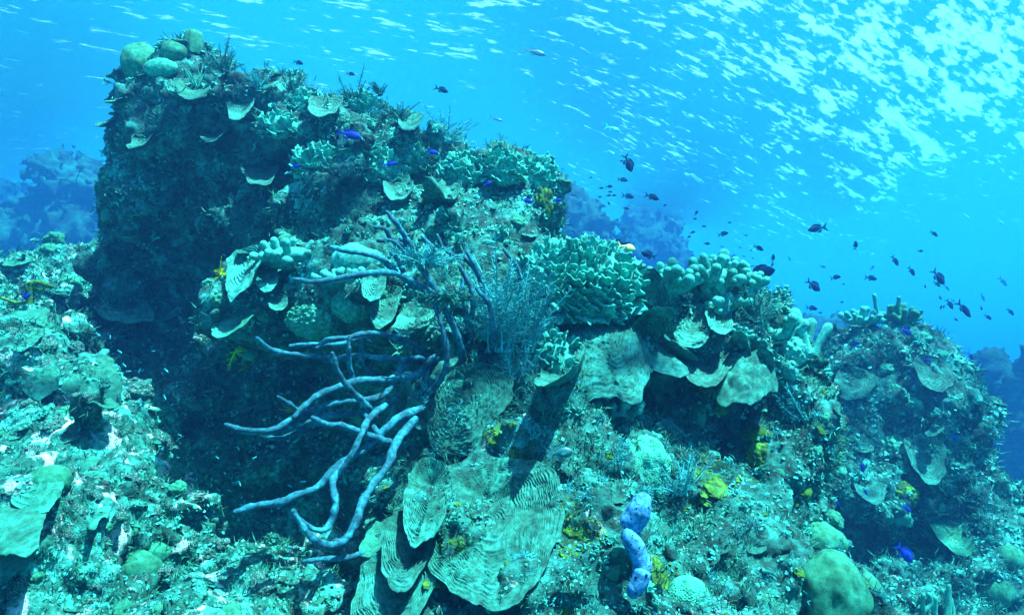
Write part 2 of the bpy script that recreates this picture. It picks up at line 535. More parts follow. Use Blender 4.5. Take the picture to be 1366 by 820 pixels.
B = blob
TALL = dict(h=.026, seed=3, amps=(.11, .10, .035), freqs=(1.4, 4.0, 10.0), blobs=[
    B(258, 168, 4.8, 46, 80, .5), B(220, 112, 4.75, 20, 30, .25), B(272, 130, 4.8, 56, 58, .5), B(258, 88, 4.75, 24, 30, .3), B(330, 180, 4.7, 95, 72, .6), B(430, 205, 4.5, 110, 68, .6),
    B(525, 222, 4.2, 72, 56, .5), B(585, 200, 4.2, 24, 28, .25), B(640, 272, 4.0, 60, 28, .35), B(694, 282, 3.9, 32, 34, .32),
    B(480, 290, 4.1, 140, 70, .5), B(575, 300, 3.9, 95, 55, .45), B(213, 256, 5.0, 50, 76, .5), B(182, 370, 5.2, 50, 80, .45), B(250, 400, 5.6, 110, 130, .4),
    B(390, 310, 4.3, 105, 62, .45), B(425, 405, 3.35, 140, 62, .45), B(335, 415, 3.2, 62, 50, .32), B(530, 395, 3.1, 90, 70, .45),
    B(640, 380, 3.5, 95, 70, .5), B(330, 620, 5.0, 300, 210, .5), B(250, 450, 5.4, 130, 40, .35), B(200, 440, 5.1, 45, 22, .25), B(260, 530, 4.6, 45, 22, .2),
    B(560, 440, 4.6, 170, 130, .5), B(370, 320, 5.0, 190, 110, .5), B(270, 250, 5.0, 90, 110, .45)],
    carve=[B(118, 110, 4.8, 36, 70, .9), B(240, 352, 4.6, 80, 80, .5), B(292, 335, 4.25, 45, 45, .4)])
CENTRAL = dict(h=.016, seed=13, amps=(.09, .085, .03), freqs=(2.0, 6.0, 14.0), blobs=[
    B(770, 405, 3.0, 88, 72, .38), B(880, 450, 2.95, 95, 62, .36), B(960, 440, 3.0, 62, 62, .34), B(1010, 460, 3.1, 40, 52, .3), B(1040, 560, 3.2, 45, 75, .35),
    B(650, 470, 2.85, 85, 100, .38), B(660, 590, 2.45, 110, 105, .4), B(610, 700, 2.15, 105, 115, .36), B(760, 730, 2.1, 165, 130, .42),
    B(940, 720, 2.45, 115, 115, .45), B(1020, 680, 2.9, 72, 95, .38), B(840, 640, 2.45, 85, 85, .35), B(740, 560, 2.55, 60, 90, .32),
    B(560, 780, 1.95, 90, 75, .3), B(770, 880, 1.9, 300, 130, .5), B(1000, 830, 2.3, 180, 80, .5), B(870, 540, 3.1, 130, 80, .3)],
    carve=[B(880, 545, 2.50, 92, 34, .26, -18)])
RIGHT = dict(h=.027, seed=23, amps=(.11, .13, .05), freqs=(1.1, 3.2, 8.0), blobs=[
    B(1190, 540, 6.2, 88, 105, .75), B(1140, 480, 6.2, 50, 42, .5), B(1215, 490, 6.2, 46, 48, .5), B(1232, 580, 6.1, 50, 95, .6), B(1262, 640, 6.0, 36, 70, .5),
    B(1110, 590, 5.9, 58, 95, .5), B(1110, 650, 5.4, 70, 45, .4), B(1230, 660, 5.8, 80, 50, .5), B(1275, 710, 5.5, 36, 28, .3), B(1318, 745, 5.3, 28, 55, .4),
    B(1130, 830, 4.6, 220, 60, .5), B(1340, 810, 4.9, 60, 60, .4), B(1190, 700, 6.6, 130, 100, .4)],
    carve=[B(1180, 730, 5.6, 90, 32, .5, -15)])
LEFT = dict(h=.02, seed=33, amps=(.10, .10, .035), freqs=(1.8, 4.6, 12.0), blobs=[
    B(10, 425, 4.7, 44, 64, .5), B(-60, 450, 5.0, 95, 80, .6), B(40, 490, 4.0, 85, 72, .5), B(95, 560, 3.5, 78, 60, .4), B(150, 610, 3.3, 70, 50, .35),
    B(40, 640, 2.9, 140, 100, .5), B(140, 690, 2.7, 95, 80, .4), B(-20, 780, 2.1, 180, 150, .45), B(120, 790, 2.25, 120, 80, .4), B(350, 830, 2.1, 105, 55, .35),
    B(415, 800, 2.2, 55, 42, .25), B(300, 900, 1.9, 260, 95, .4), B(205, 775, 2.5, 60, 55, .3), B(100, 385, 6.2, 48, 55, .5), B(60, 440, 5.8, 80, 60, .5), B(130, 500, 4.8, 50, 60, .4)])
def near_rock(name, spec, m, label, cat):
    o = link(name, rock_mesh(name, **spec), M[m]); return tag(o, label, cat)
R_TALL = near_rock('reef_outcrop', TALL, 'rock', 'tall overgrown reef outcrop with dark overhang and cave under its left side', 'reef rock')
R_CENT = near_rock('reef_outcrop', CENTRAL, 'rock', 'near reef mound thick with lettuce and plate corals right of the rope sponge', 'reef rock')
R_RIGHT = near_rock('reef_outcrop', RIGHT, 'rock', 'rounded reef mound with a dark hollow beneath it, right of the coral mound', 'reef rock')
R_LEFT = near_rock('reef_outcrop', LEFT, 'rubble', 'bright rubbly reef slope with white bare patches left of the dark cave', 'reef rock')
ROCKS = {'tall': R_TALL, 'central': R_CENT, 'right': R_RIGHT, 'left': R_LEFT}
FAR = 1.9
def far_rock(blobs, seed, label, h=.14):
    blobs = [(np.array(CAM) + (b[0] - np.array(CAM)) * FAR, b[1] * FAR, b[2]) for b in blobs]
    c = np.mean([b[0] for b in blobs], 0); w = max(b[1][0] for b in blobs); top_ = c[2]
    blobs.append((np.array([c[0], c[1], (top_ - 5.5) / 2]), np.array([w * .7, w * .7, (top_ + 5.5) / 2 + .2]), 0.0))   # its foot on the seabed
    blobs.append((np.array([c[0], c[1], -4.6]), np.array([w * 1.5, w * 1.3, 1.6]), 0.0))
    me = rock_mesh('distant_outcrop', blobs, h=h, k=.5, amps=(.5, .55, .28), freqs=(.35, 1.2, 3.2), seed=seed, pad=.6, zmin=-5.2)
    tag(link('distant_outcrop', me, M['far']), label, 'reef rock')
far_rock([B(100, 265, 12, 34, 56, 1.1), B(75, 330, 12, 60, 70, 1.2), B(130, 320, 11.6, 40, 80, 1.0)], 41, 'steep hazy blue outcrop close behind the left edge of the tall one')
far_rock([B(15, 285, 15, 55, 40, 1.4), B(-60, 300, 15.5, 80, 60, 2), B(20, 370, 14, 90, 70, 1.6)], 43, 'low faint blue reef ridge at the far left edge')
far_rock([B(765, 312, 13, 34, 36, 1.0), B(745, 380, 13, 44, 70, 1.1)], 45, 'hazy blue knoll peeping out just right of the tall outcrop')
far_rock([B(872, 300, 16, 20, 20, .6), B(868, 345, 16, 38, 42, 1.0), B(890, 390, 15.5, 46, 60, 1.1), B(905, 350, 16, 22, 22, .5)], 47, 'hazy blue turret shaped outcrop rising behind the lettuce coral')
far_rock([B(1350, 490, 8.5, 34, 36, .6), B(1362, 570, 8.5, 50, 85, .8), B(1395, 660, 8.3, 80, 120, 1.0)], 49, 'dark blue outcrop standing alone at the right edge')
far_rock([B(1090, 452, 13, 55, 28, .9), B(1020, 500, 13, 90, 60, 1.0)], 51, 'faint low reef hump between the coral mound and the rounded mound')

# seabed: one sheet out past where the water swallows everything
xs = np.concatenate([np.linspace(-170, -13, 60), np.linspace(-12.5, 12.5, 120), np.linspace(13, 170, 60)])
ys = np.concatenate([np.linspace(-71, 0, 24), np.linspace(.3, 25, 130), np.linspace(26, 212, 90)])
X, Y = np.meshgrid(xs, ys, indexing='ij')
pp = np.stack([X.ravel(), Y.ravel(), np.zeros(X.size)], 1)
zz = -.55 - .02 * np.clip(pp[:, 1], 0, 120) + .35 * fbm(pp * .35, 4, 60) + .07 * fbm(pp * 2.5, 3, 64)
structure('seabed', mesh_from('seabed', np.column_stack([pp[:, :2], np.maximum(zz, -4.2)]), grid_faces(len(xs), len(ys))), M['sand'])

# ray look-ups on the rock
_V, _F, _own, _nv = [], [], [], 0
for kk, o in ROCKS.items():
    n = len(o.data.vertices); a = np.empty(n * 3, np.float32); o.data.vertices.foreach_get('co', a)
    fl = np.empty(len(o.data.loops), np.int32); o.data.loops.foreach_get('vertex_index', fl)
    _V.append(a.reshape(-1, 3)); _F.append(fl.reshape(-1, 4) + _nv); _own += [kk] * len(o.data.polygons); _nv += n
BVH = BVHTree.FromPolygons(np.concatenate(_V).tolist(), np.concatenate(_F).tolist())
def hit(px, py, default=3.0):
    """the rock point seen in the photo at this pixel: (point, normal, depth, which rock)"""
    d = ray(px, py)
    loc, nor, idx, dist = BVH.ray_cast(CAM, d.normalized())
    if loc is None:
        return P(px, py, default or 3), Vector((0, -.6, .8)), default, None
    return loc, nor, project(loc)[2], _own[idx]
def resolve(px, py, d):
    """depth of the rock at or just below a pixel, kept near the guess d; and how far below it was found"""
    for dy in range(0, 60, 4):
        loc, nor, dep, own = hit(px, py + dy, None)
        if own is not None and (d is None or abs(dep - d) < .7):
            return dep, dy
    return (d or 3.0), 0
def seen(p, slack=.06):
    d = p - CAM
    loc, nor, idx, dist = BVH.ray_cast(CAM, d.normalized())
    return loc is None or dist > d.length - slack

# ------------------------------------------------------------------ builders of the living things
def plate(name, L, W, seed=0, arc=100, ridges=14, ramp=.01, cup=.12, ruffle=.05, lobes=3, warp=.5, thick=.012, nr=60, nt=84, knob=0.0, droop=0.0):
    """a coral plate growing out along +x from the origin, +z its upper face"""
    r_ = random.Random(seed)
    arc = 180; th = np.radians(np.linspace(-arc, arc, nt)); r = np.linspace(.02, 1, nr)
    R = 1 + .07 * np.sin(lobes * th + r_.uniform(0, 6)) + .03 * np.sin((2 * lobes + 1) * th + r_.uniform(0, 6)) + .014 * np.sin(11 * th + r_.uniform(0, 6)) + .008 * np.sin(23 * th + r_.uniform(0, 6)) + .005 * np.sin(37 * th + r_.uniform(0, 6))
    rr, tt = np.meshgrid(r, th, indexing='ij')
    s = rr * R[None, :]
    x = s * np.cos(tt) * np.where(np.cos(tt) > 0, L, .4 * L); y = s * np.sign(np.sin(tt)) * np.abs(np.sin(tt)) ** .85 * W / 2
    z = cup * L * s ** 2 - droop * L * s ** 3
    z = z + .5 * ruffle * min(L, W) * rr ** 2 * (.7 * np.sin(lobes * tt + r_.uniform(0, 6)) + .5 * np.sin((lobes * 2 + 1) * tt + r_.uniform(0, 6)) + .25 * np.sin(9 * tt + r_.uniform(0, 6)))
    q = np.stack([x.ravel(), y.ravel(), np.full(x.size, seed * 3.1)], 1)
    sc = 1.0 / max(L, 1e-4)
    nz = fbm(q * np.array([2.2 * sc, 2.2 * sc, 1]), 3, seed).reshape(x.shape)
    ph = ridges * (s + warp * .12 * nz)
    rid = 1 - np.abs(np.sin(np.pi * ph)) ** .8
    z = z + .04 * min(L, W) * nz * rr + ramp * rid * np.clip(rr * 4, 0, 1) * (.6 + .4 * np.clip((1 - rr) * 9, 0, 1))
    if knob:
        z = z + knob * (.62 - worley(q * np.array([7 * sc, 7 * sc, 1]), seed + 3).reshape(x.shape)) * np.clip((1 - rr) * 6, 0, 1)
    edge = np.clip((1 - np.abs(tt) / np.radians(arc)) * 8, 0, 1) if arc < 175 else 1.0
    t = thick * (.35 + .65 * (1 - rr ** 4)) * edge
    top = np.stack([x, y, z], -1); bot = np.stack([x * .985, y * .985, z - t], -1)
    V = np.concatenate([top, bot[::-1]], 0)
    return mesh_from(name, V.reshape(-1, 3), grid_faces(2 * nr, nt)[:, ::-1])

def blade_geo(w, h, seed, nu=13, nv=7, thick=.006, bend=.3):
    r_ = random.Random(seed)
    u = np.linspace(-1, 1, nu); v = np.linspace(0, 1, nv)
    uu, vv = np.meshgrid(u, v, indexing='ij')
    prof = (1 - np.abs(u) ** 5 * .42) * (1 + .14 * np.sin(3.5 * u + r_.uniform(0, 6)) + .10 * np.sin(8 * u + r_.uniform(0, 6)))
    a, b = r_.uniform(0, 6), r_.uniform(.7, 1.4)
    x = uu * w / 2 * (.6 + .5 * np.sqrt(vv))
    z = vv * h * prof[:, None]
    y = bend * w * .5 * (np.sin(b * 2.6 * uu + a) + .4 * np.sin(6.5 * uu + 2 * a) * vv) * (.3 + .7 * vv) + r_.uniform(-.3, .3) * h * vv ** 2
    t = thick * (1.15 - .5 * vv) * (1 - .6 * np.abs(uu) ** 4)
    fr = np.stack([x, y + t / 2, z], -1); bk = np.stack([x, y - t / 2, z], -1)
    V = np.concatenate([fr, bk[:, ::-1]], 1)                        # up the front, down the back
    return V.reshape(-1, 3), grid_faces(nu, 2 * nv)

def finger_geo(h, r, seed, fork=True):
    r_ = random.Random(seed); g = Geo()
    bend = np.array([r_.uniform(-.3, .3), r_.uniform(-.3, .3), 0]) * h
    pts = [(0, 0, -.15 * h), bend * .3 + (0, 0, .35 * h), bend + (0, 0, h)]
    pa = catmull(pts, 12)
    g.add(*tube(pa, [r * 1.05, r * .85, r * .95, r * 1.12], 10, .07, 35, seed))
    if fork:
        for k in range(r_.choice((1, 2, 2))):
            a = r_.uniform(0, 6.28); st = pa[r_.choice((4, 5, 6))]
            e = st + np.array([math.cos(a) * .4, math.sin(a) * .4, .45]) * h * r_.uniform(.7, 1)
            mid = (st + e) / 2 + np.array([math.cos(a), math.sin(a), -.3]) * h * .1
            g.add(*tube(catmull([st, mid, e], 9), [r * .8, r * .8, r], 10, .07, 35, seed + k + 1))
    return g

def ico(sub=4):
    bm = bmesh.new(); bmesh.ops.create_icosphere(bm, subdivisions=sub, radius=1)
    v = np.array([q.co for q in bm.verts], np.float32); f = np.array([[q.index for q in p.verts] for p in bm.faces]); bm.free()
    return v, f
_ICO = {s: ico(s) for s in (2, 3, 4, 5)}
def boulder(name, rx, ry, rz, seed, sub=4, lump=.10, knob=0.0, kf=5.0):
    v, f = _ICO[sub]
    n = fbm(v * 1.1 + seed * 2.7, 3, seed)
    d = 1 + lump * n
    if knob: d = d + knob * (.55 - worley(v * kf + seed, seed + 2))
    return mesh_from(name, v * d[:, None] * np.array([rx, ry, rz]), f)

def strips(g, base, dirs, lens, wid, seed, seg=3, curl=.5, droop=0.0):
    """many thin curved leaves at once, added to a Geo"""
    r_ = np.random.default_rng(seed); n = len(base)
    d = dirs / (np.linalg.norm(dirs, axis=1)[:, None] + 1e-9)
    side = np.cross(d, r_.normal(size=(n, 3))); side /= np.linalg.norm(side, axis=1)[:, None] + 1e-9
    cv = np.cross(d, side) * (r_.normal(size=(n, 1)) * curl)
    rows = []
    for k in range(seg + 1):
        t = k / seg
        c = base + d * (lens * t)[:, None] + cv * (lens * t * t * .5)[:, None] - np.array([0, 0, 1.0]) * (droop * lens * t * t)[:, None]
        w = (wid * (1 - .75 * t ** 2) * (.5 + .5 * min(1, t * 4)))[:, None] * side * .5
        rows += [c - w, c + w]
    V = np.stack(rows, 1).reshape(-1, 3)
    o = np.arange(n)[:, None] * (2 * (seg + 1))
    F = np.concatenate([o + np.array([[2 * k, 2 * k + 1, 2 * k + 3, 2 * k + 2]]) for k in range(seg)])
    g.add(V, F)

def sphere_dirs(n, seed, zmin=-.2):
    r_ = np.random.default_rng(seed)
    d = r_.normal(size=(n * 3, 3)); d /= np.linalg.norm(d, axis=1)[:, None]
    return d[d[:, 2] > zmin][:n]

def bush_mesh(name, R, seed, stems=22, leaves=16):
    """a branching algae bush of unit radius R, fine strips on curved stems"""
    g = Geo(); r_ = np.random.default_rng(seed)
    D = sphere_dirs(stems, seed, .05)
    for k, d in enumerate(D):
        L = R * r_.uniform(.55, 1.05)
        bend = r_.normal(size=3) * .25
        t = np.sort(r_.uniform(.15, 1, leaves))
        pts = d * (L * t)[:, None] + bend * (L * t * t)[:, None]
        strips(g, np.array([[0, 0, 0.]]), np.array([d + bend * .5]), np.array([L]), np.array([R * .035]), seed + k, 4, .2)
        dd = d + r_.normal(size=(leaves, 3)) * .8
        strips(g, pts, dd, R * r_.uniform(.14, .32, leaves), np.full(leaves, R * .045), seed + 99 + k, 2, .6)
    return g.mesh(name)

def plume_geo(g, base, d, L, seed, n=26, w=.004, leaf=.28, flat=None):
    """one feather: a stem with leaflets on both sides"""
    r_ = np.random.default_rng(seed)
    d = np.asarray(d, float); d /= np.linalg.norm(d)
    bend = r_.normal(size=3) * .22
    t = np.linspace(0, 1, 9)
    path = base + d * (L * t)[:, None] + bend * (L * t * t)[:, None]
    g.add(*tube(path, [w, w * .7, w * .3], 5))
    tt = np.linspace(.12, 1, n)
    pts = base + d * (L * tt)[:, None] + bend * (L * tt * tt)[:, None]
    s = np.cross(d, r_.normal(size=3) if flat is None else flat); s /= np.linalg.norm(s)
    for sg in (1, -1):
        dirs = np.tile(s * sg + d * .75, (n, 1)) + r_.normal(size=(n, 3)) * .22
        strips(g, pts, dirs, L * leaf * (1.05 - tt * .75) * r_.uniform(.7, 1.1, n), np.full(n, w * .75), seed + 5 + sg, 2, .4)

def fish_parts(L, deep=.36):
    """body, tail fin, dorsal fin, anal fin, pectoral fin, eyes: nose at +x, belly at -z, length L"""
    n, k = 15, 12
    t = np.linspace(0, 1, n)
    hgt = deep * np.interp(t, [0, .06, .18, .36, .55, .75, .88, 1], [.03, .30, .72, 1.0, .92, .52, .26, .22])
    wid = .42 * deep * np.interp(t, [0, .06, .2, .38, .6, .8, 1], [.05, .45, .9, 1, .8, .35, .1])
    a = np.linspace(0, 2 * np.pi, k, endpoint=False)
    x = (.5 - .80 * t)
    V = np.stack([np.repeat(x, k), (wid[:, None] * np.cos(a) * .5).ravel(), (hgt[:, None] * np.sin(a) * .5 + .012 * np.sin(t * 3)[:, None]).ravel()], 1)
    F = grid_faces(n, k, True)
    V = np.vstack([V, [[.505, 0, 0]], [[x[-1] - .002, 0, 0]]])
    faces = F.tolist() + [[(j + 1) % k, j, n * k] for j in range(k)] + [[(n - 1) * k + j, (n - 1) * k + (j + 1) % k, n * k + 1] for j in range(k)]
    def fin(o2, th=.012):
        o2 = np.array(o2, float); m = len(o2)
        v = np.vstack([np.column_stack([o2[:, 0], np.full(m, th / 2), o2[:, 1]]), np.column_stack([o2[:, 0], np.full(m, -th / 2), o2[:, 1]])])
        f = [list(range(m))[::-1], list(range(m, 2 * m))] + [[j, (j + 1) % m, m + (j + 1) % m, m + j] for j in range(m)]
        return v, f
    tail = fin([(-.28, .035), (-.36, .07), (-.46, .17), (-.56, .24), (-.50, .12), (-.43, .02), (-.43, -.02), (-.50, -.12), (-.56, -.24), (-.46, -.17), (-.36, -.07), (-.28, -.035)])
    h = deep / 2
    dors = fin([(.28, h * .72), (.22, h * 1.25), (.08, h * 1.42), (-.08, h * 1.30), (-.20, h * 1.02), (-.27, h * .42), (-.2, h * .4), (.08, h * .8)])
    anal = fin([(.02, -h * .9), (-.04, -h * 1.32), (-.16, -h * 1.15), (-.25, -h * .42), (-.18, -h * .4)])
    pv, pf = fin([(.22, .0), (.14, .045), (.04, .04), (.0, -.03), (.08, -.07), (.19, -.05)], .008)
    pecs = []
    for sg in (1, -1):
        q = pv.copy(); q[:, 1] = sg * (.20 * deep + (.22 - q[:, 0]) * .25) + q[:, 1]
        pecs.append((q, pf))
    ev, ef = _ICO[2]
    eyes = [(ev * np.array([.022, .012, .022]) + np.array([.39, sg * deep * .17, .03]), ef.tolist()) for sg in (1, -1)]
    sc = lambda vf: (np.asarray(vf[0]) * L, vf[1])
    return dict(body=sc((V, faces)), tail_fin=sc(tail), dorsal_fin=sc(dors), anal_fin=sc(anal), pec=[sc(p) for p in pecs], eyes=[sc(e) for e in eyes])
FISHM = {}
def fish(px, py, d, length_px, ang, label, m='fish', group=None, deep=.36, turn=0.0, parts=True, name='fish'):
    """ang: where the nose points in the picture, degrees (0 right, 90 up); turn: swung towards (+) or away (-) from us"""
    L = length_px * d / FPX
    p = P(px, py, d)
    a = math.radians(ang)
    nose = Vector((math.cos(a), -math.sin(math.radians(turn)), math.sin(a))).normalized()
    up = Vector((0, 0, 1)) if abs(nose.z) < .9 else Vector((1, 0, .3))
    z = (up - nose * up.dot(nose)).normalized()
    q = Matrix((nose, z.cross(nose), z)).transposed().to_quaternion()
    key = (deep, parts)
    if key not in FISHM:
        fp = fish_parts(1.0, deep)
        mk = lambda n, vf: mesh_from(n, vf[0], vf[1], n in ('fish_body', 'eye'))
        if parts:
            FISHM[key] = [(n, mk(n if n != 'body' else 'fish_body', fp[n])) for n in ('body', 'tail_fin', 'dorsal_fin', 'anal_fin')]
            FISHM[key] += [('pectoral_fin', mk('pectoral_fin', x)) for x in fp['pec']] + [('eye', mk('eye', x)) for x in fp['eyes']]
        else:
            vs, fs, n0 = [], [], 0
            for n in ('body', 'tail_fin', 'dorsal_fin', 'anal_fin'):
                v, f = fp[n]; vs.append(v); fs += [[i + n0 for i in k] for k in f]; n0 += len(v)
            FISHM[key] = mesh_from('small_fish', np.concatenate(vs), fs, False)
    if not parts:
        o = bpy.data.objects.new(name, FISHM[key]); COL.objects.link(o)
        if not FISHM[key].materials: FISHM[key].materials.append(None)
        o.material_slots[0].link = 'OBJECT'; o.material_slots[0].material = M[m]
        o.location = p; o.rotation_mode = 'QUATERNION'; o.rotation_quaternion = q; o.scale = (L,) * 3
        return tag(o, label, 'fish', group)
    t = thing(name, label, 'fish', p, q, L, group)
    for n, me in FISHM[key]:
        c = bpy.data.objects.new(n, me); COL.objects.link(c); c.parent = t
        if not me.materials: me.materials.append(None)
        c.material_slots[0].link = 'OBJECT'
        c.material_slots[0].material = M['eye'] if n == 'eye' else (m[n] if isinstance(m, dict) else M[m])
    return t

# ------------------------------------------------------------------ placed by where they sit on the rock
def put_plate(ax, ay, tx, ty, wpx, label, m='plate', d=None, out=.18, face=(0, -.75, .65), name='plate_coral', clear=72, **kw):
    """plate attached at pixel a on the rock, its outer lip seen at pixel t, `out` metres nearer to us"""
    dep, dy = resolve(ax, ay, d)
    tl, tn, td, tow = hit(tx, ty, None)
    A = P(ax, ay, dep + .03); T = P(tx, ty, min(dep - out, td - .03) if tow and td > dep - .7 else dep - out)
    x = T - A; L = x.length; W = wpx * dep / FPX
    me = plate(name, L, W, **kw)
    q = plate_rot(x, face)
    # slide it out of the rock, towards us, until most of its face stands clear
    n = len(me.vertices); v = np.empty(n * 3, np.float32); me.vertices.foreach_get('co', v); v = v.reshape(-1, 3)[:n // 2]
    step = max(1, len(v) // 90); Rm = np.array(q.to_matrix())
    pts = v[::step] @ Rm.T + np.array(A)
    pen = []
    for p in pts:
        dv = Vector(p) - CAM
        lc, nn, ix, ds = BVH.ray_cast(CAM, dv.normalized())
        pen.append(0.0 if lc is None else max(-.3, dv.length - ds))
    s = float(np.percentile(pen, clear)) if pen else 0.0
    view = (A - CAM).normalized()
    A = A - view * min(.3, max(-.12, s + .01))
    o = link(name, me, M[m], None, A, q)
    return tag(o, label, 'coral')
def plate_rot(x, face):
    x = x.normalized(); z = Vector(face); z = (z - x * z.dot(x)).normalized()
    return Matrix((x, z.cross(x), z)).transposed().to_quaternion()

BLADES = {}
def blade_variants(w, h, tag_, n=7, **kw):
    k = (round(w, 4), round(h, 4), tag_)
    if k not in BLADES:
        BLADES[k] = [mesh_from('coral_blade', *blade_geo(w * random.uniform(.8, 1.2), h * random.uniform(.8, 1.2), 100 + i * 7, **kw)) for i in range(n)]
    return BLADES[k]
def lettuce_colony(px, py, rx, ry, label, n=60, bw=26, bh=26, d=None, m='lettuce', out=.02, up=.55, seed=1):
    """dome of upright wavy blades: base and each blade its own part; sizes in photo pixels"""
    r_ = random.Random(seed)
    dep, dy = resolve(px, py, d)
    py = py + max(0, dy - 8)
    s = dep / FPX
    c = P(px, py, dep + ry * s * .35 - out)
    t = thing('lettuce_coral', label, 'coral', c)
    RX, RY, RZ = rx * s, .75 * min(rx, ry) * s, ry * s
    link('base', boulder('coral_base', RX * .86, RY * .86, RZ * .86, seed, 4, .12, .2, 4), M[m], t)
    bl = blade_variants(bw * s, bh * s, m, bend=.45, thick=.0065)
    k = 0; tries = 0; pts = []
    while k < n and tries < n * 60:
        tries += 1
        v = Vector((r_.gauss(0, 1), r_.gauss(0, 1), r_.gauss(0, 1))).normalized()
        if v.y > .35 or v.z < -.75: continue
        q = Vector((v.x * RX, v.y * RY, v.z * RZ)) * .84
        if any((q - w).length < .55 * bw * s for w in pts): continue
        pts.append(q); k += 1
        nn = Vector((v.x / RX, v.y / RY, v.z / RZ)).normalized()
        z = (nn + Vector((r_.gauss(0, .22), -.1 + r_.gauss(0, .15), up))).normalized()
        a = r_.uniform(-1.6, 1.6)
        o = link('blade', r_.choice(bl), M[m], t, q, frame(z, (math.cos(a), math.sin(a), 0)), r_.uniform(.6, 1.35))
    return t
FING = {}
def finger_colony(px, py, rx, ry, label, n=14, hpx=32, rpx=8, d=None, m='finger', up=.8, seed=1, fork=True, name='finger_coral', back=.0, spread=1.0):
    r_ = random.Random(seed)
    dep, dy = resolve(px, py, d)
    py = py + max(0, dy - 8)
    s = dep / FPX
    c = P(px, py, dep + back)
    t = thing(name, label, 'coral', c)
    RX, RY, RZ = rx * s, .7 * min(rx, ry * 1.3) * s, ry * s
    key = (round(hpx * s, 3), round(rpx * s, 4), fork)
    if key not in FING:
        FING[key] = [finger_geo(hpx * s, rpx * s, 40 + i, fork).mesh('coral_finger') for i in range(5)]
    link('base', boulder('coral_base', RX * .8, RY * .8, RZ * .6, seed, 3, .15, .2, 4), M[m], t)
    pts = []; tries = 0
    while len(pts) < n and tries < 4000:
        tries += 1
        v = Vector((r_.uniform(-1, 1), r_.uniform(-1, .6), r_.uniform(-.2, 1)))
        if v.length > 1 or v.length < .1: continue
        v.normalize()
        q = Vector((v.x * RX, v.y * RY, v.z * RZ * .6)) * .8
        if any((q - w).length < 1.5 * rpx * s for w in pts): continue
        pts.append(q)
        z = (v * spread + Vector((0, -.1, up))).normalized()
        link('finger', r_.choice(FING[key]), M[m], t, q, frame(z, (r_.uniform(-1, 1), r_.uniform(-1, 1), 0)), r_.uniform(.75, 1.2))
    return t
def put_dome(px, py, rx, ry, label, m='boulder', d=None, name='boulder_coral', seed=1, sink=.25, sub=5, lump=.08, knob=0.0, kf=6, rz=None):
    dep, dy = resolve(px, py, d)
    py = py + max(0, dy - 8)
    s = dep / FPX
    o = link(name, boulder(name, rx * s, (rz or .9 * min(rx, ry)) * s, ry * s, seed, sub, lump, knob, kf), M[m], None, P(px, py, dep + sink * min(rx, ry) * s))
    return tag(o, label, 'sponge' if 'sponge' in name else 'coral')
def px_path(pts, d, wob=.0, seed=0):
    r_ = random.Random(seed)
    return [np.array(P(p[0], p[1], (p[2] if len(p) > 2 else d) + r_.uniform(-wob, wob))) for p in pts]

# ------------------------------------------------------------------ rope sponges (traced in the photo, given their own depths)
def rope(label, paths, seed):
    base = np.array(paths[0][1][-1]); base = base if len(base) == 3 else np.array([*base, 2.3])
    t = thing('rope_sponge', label, 'sponge', P(*base))
    off = np.array(t.location)
    for i, (r0, pts) in enumerate(paths):
        p = np.array(px_path(pts, 2.3, 0, seed + i))
        pa = catmull(list(p - off), 10 * len(p))
        n = len(pa)
        prof = np.interp(np.linspace(0, 1, n), [0, .08, .4, 1], [.62, .82, .95, 1.12])                 # thin at the tip, thick at the root
        rad = r0 * prof * (1 + .16 * vnoise(np.column_stack([np.arange(n) * .3, np.full(n, i * 3.7), np.zeros(n)]), seed))
        v, f = tube(pa[::-1], rad[::-1], 12, .22, 55, seed + i)
        link('branch', mesh_from('sponge_branch', v, f), M['rope'], t)
    return t
R1, R2, R3 = .0098, .0118, .0078
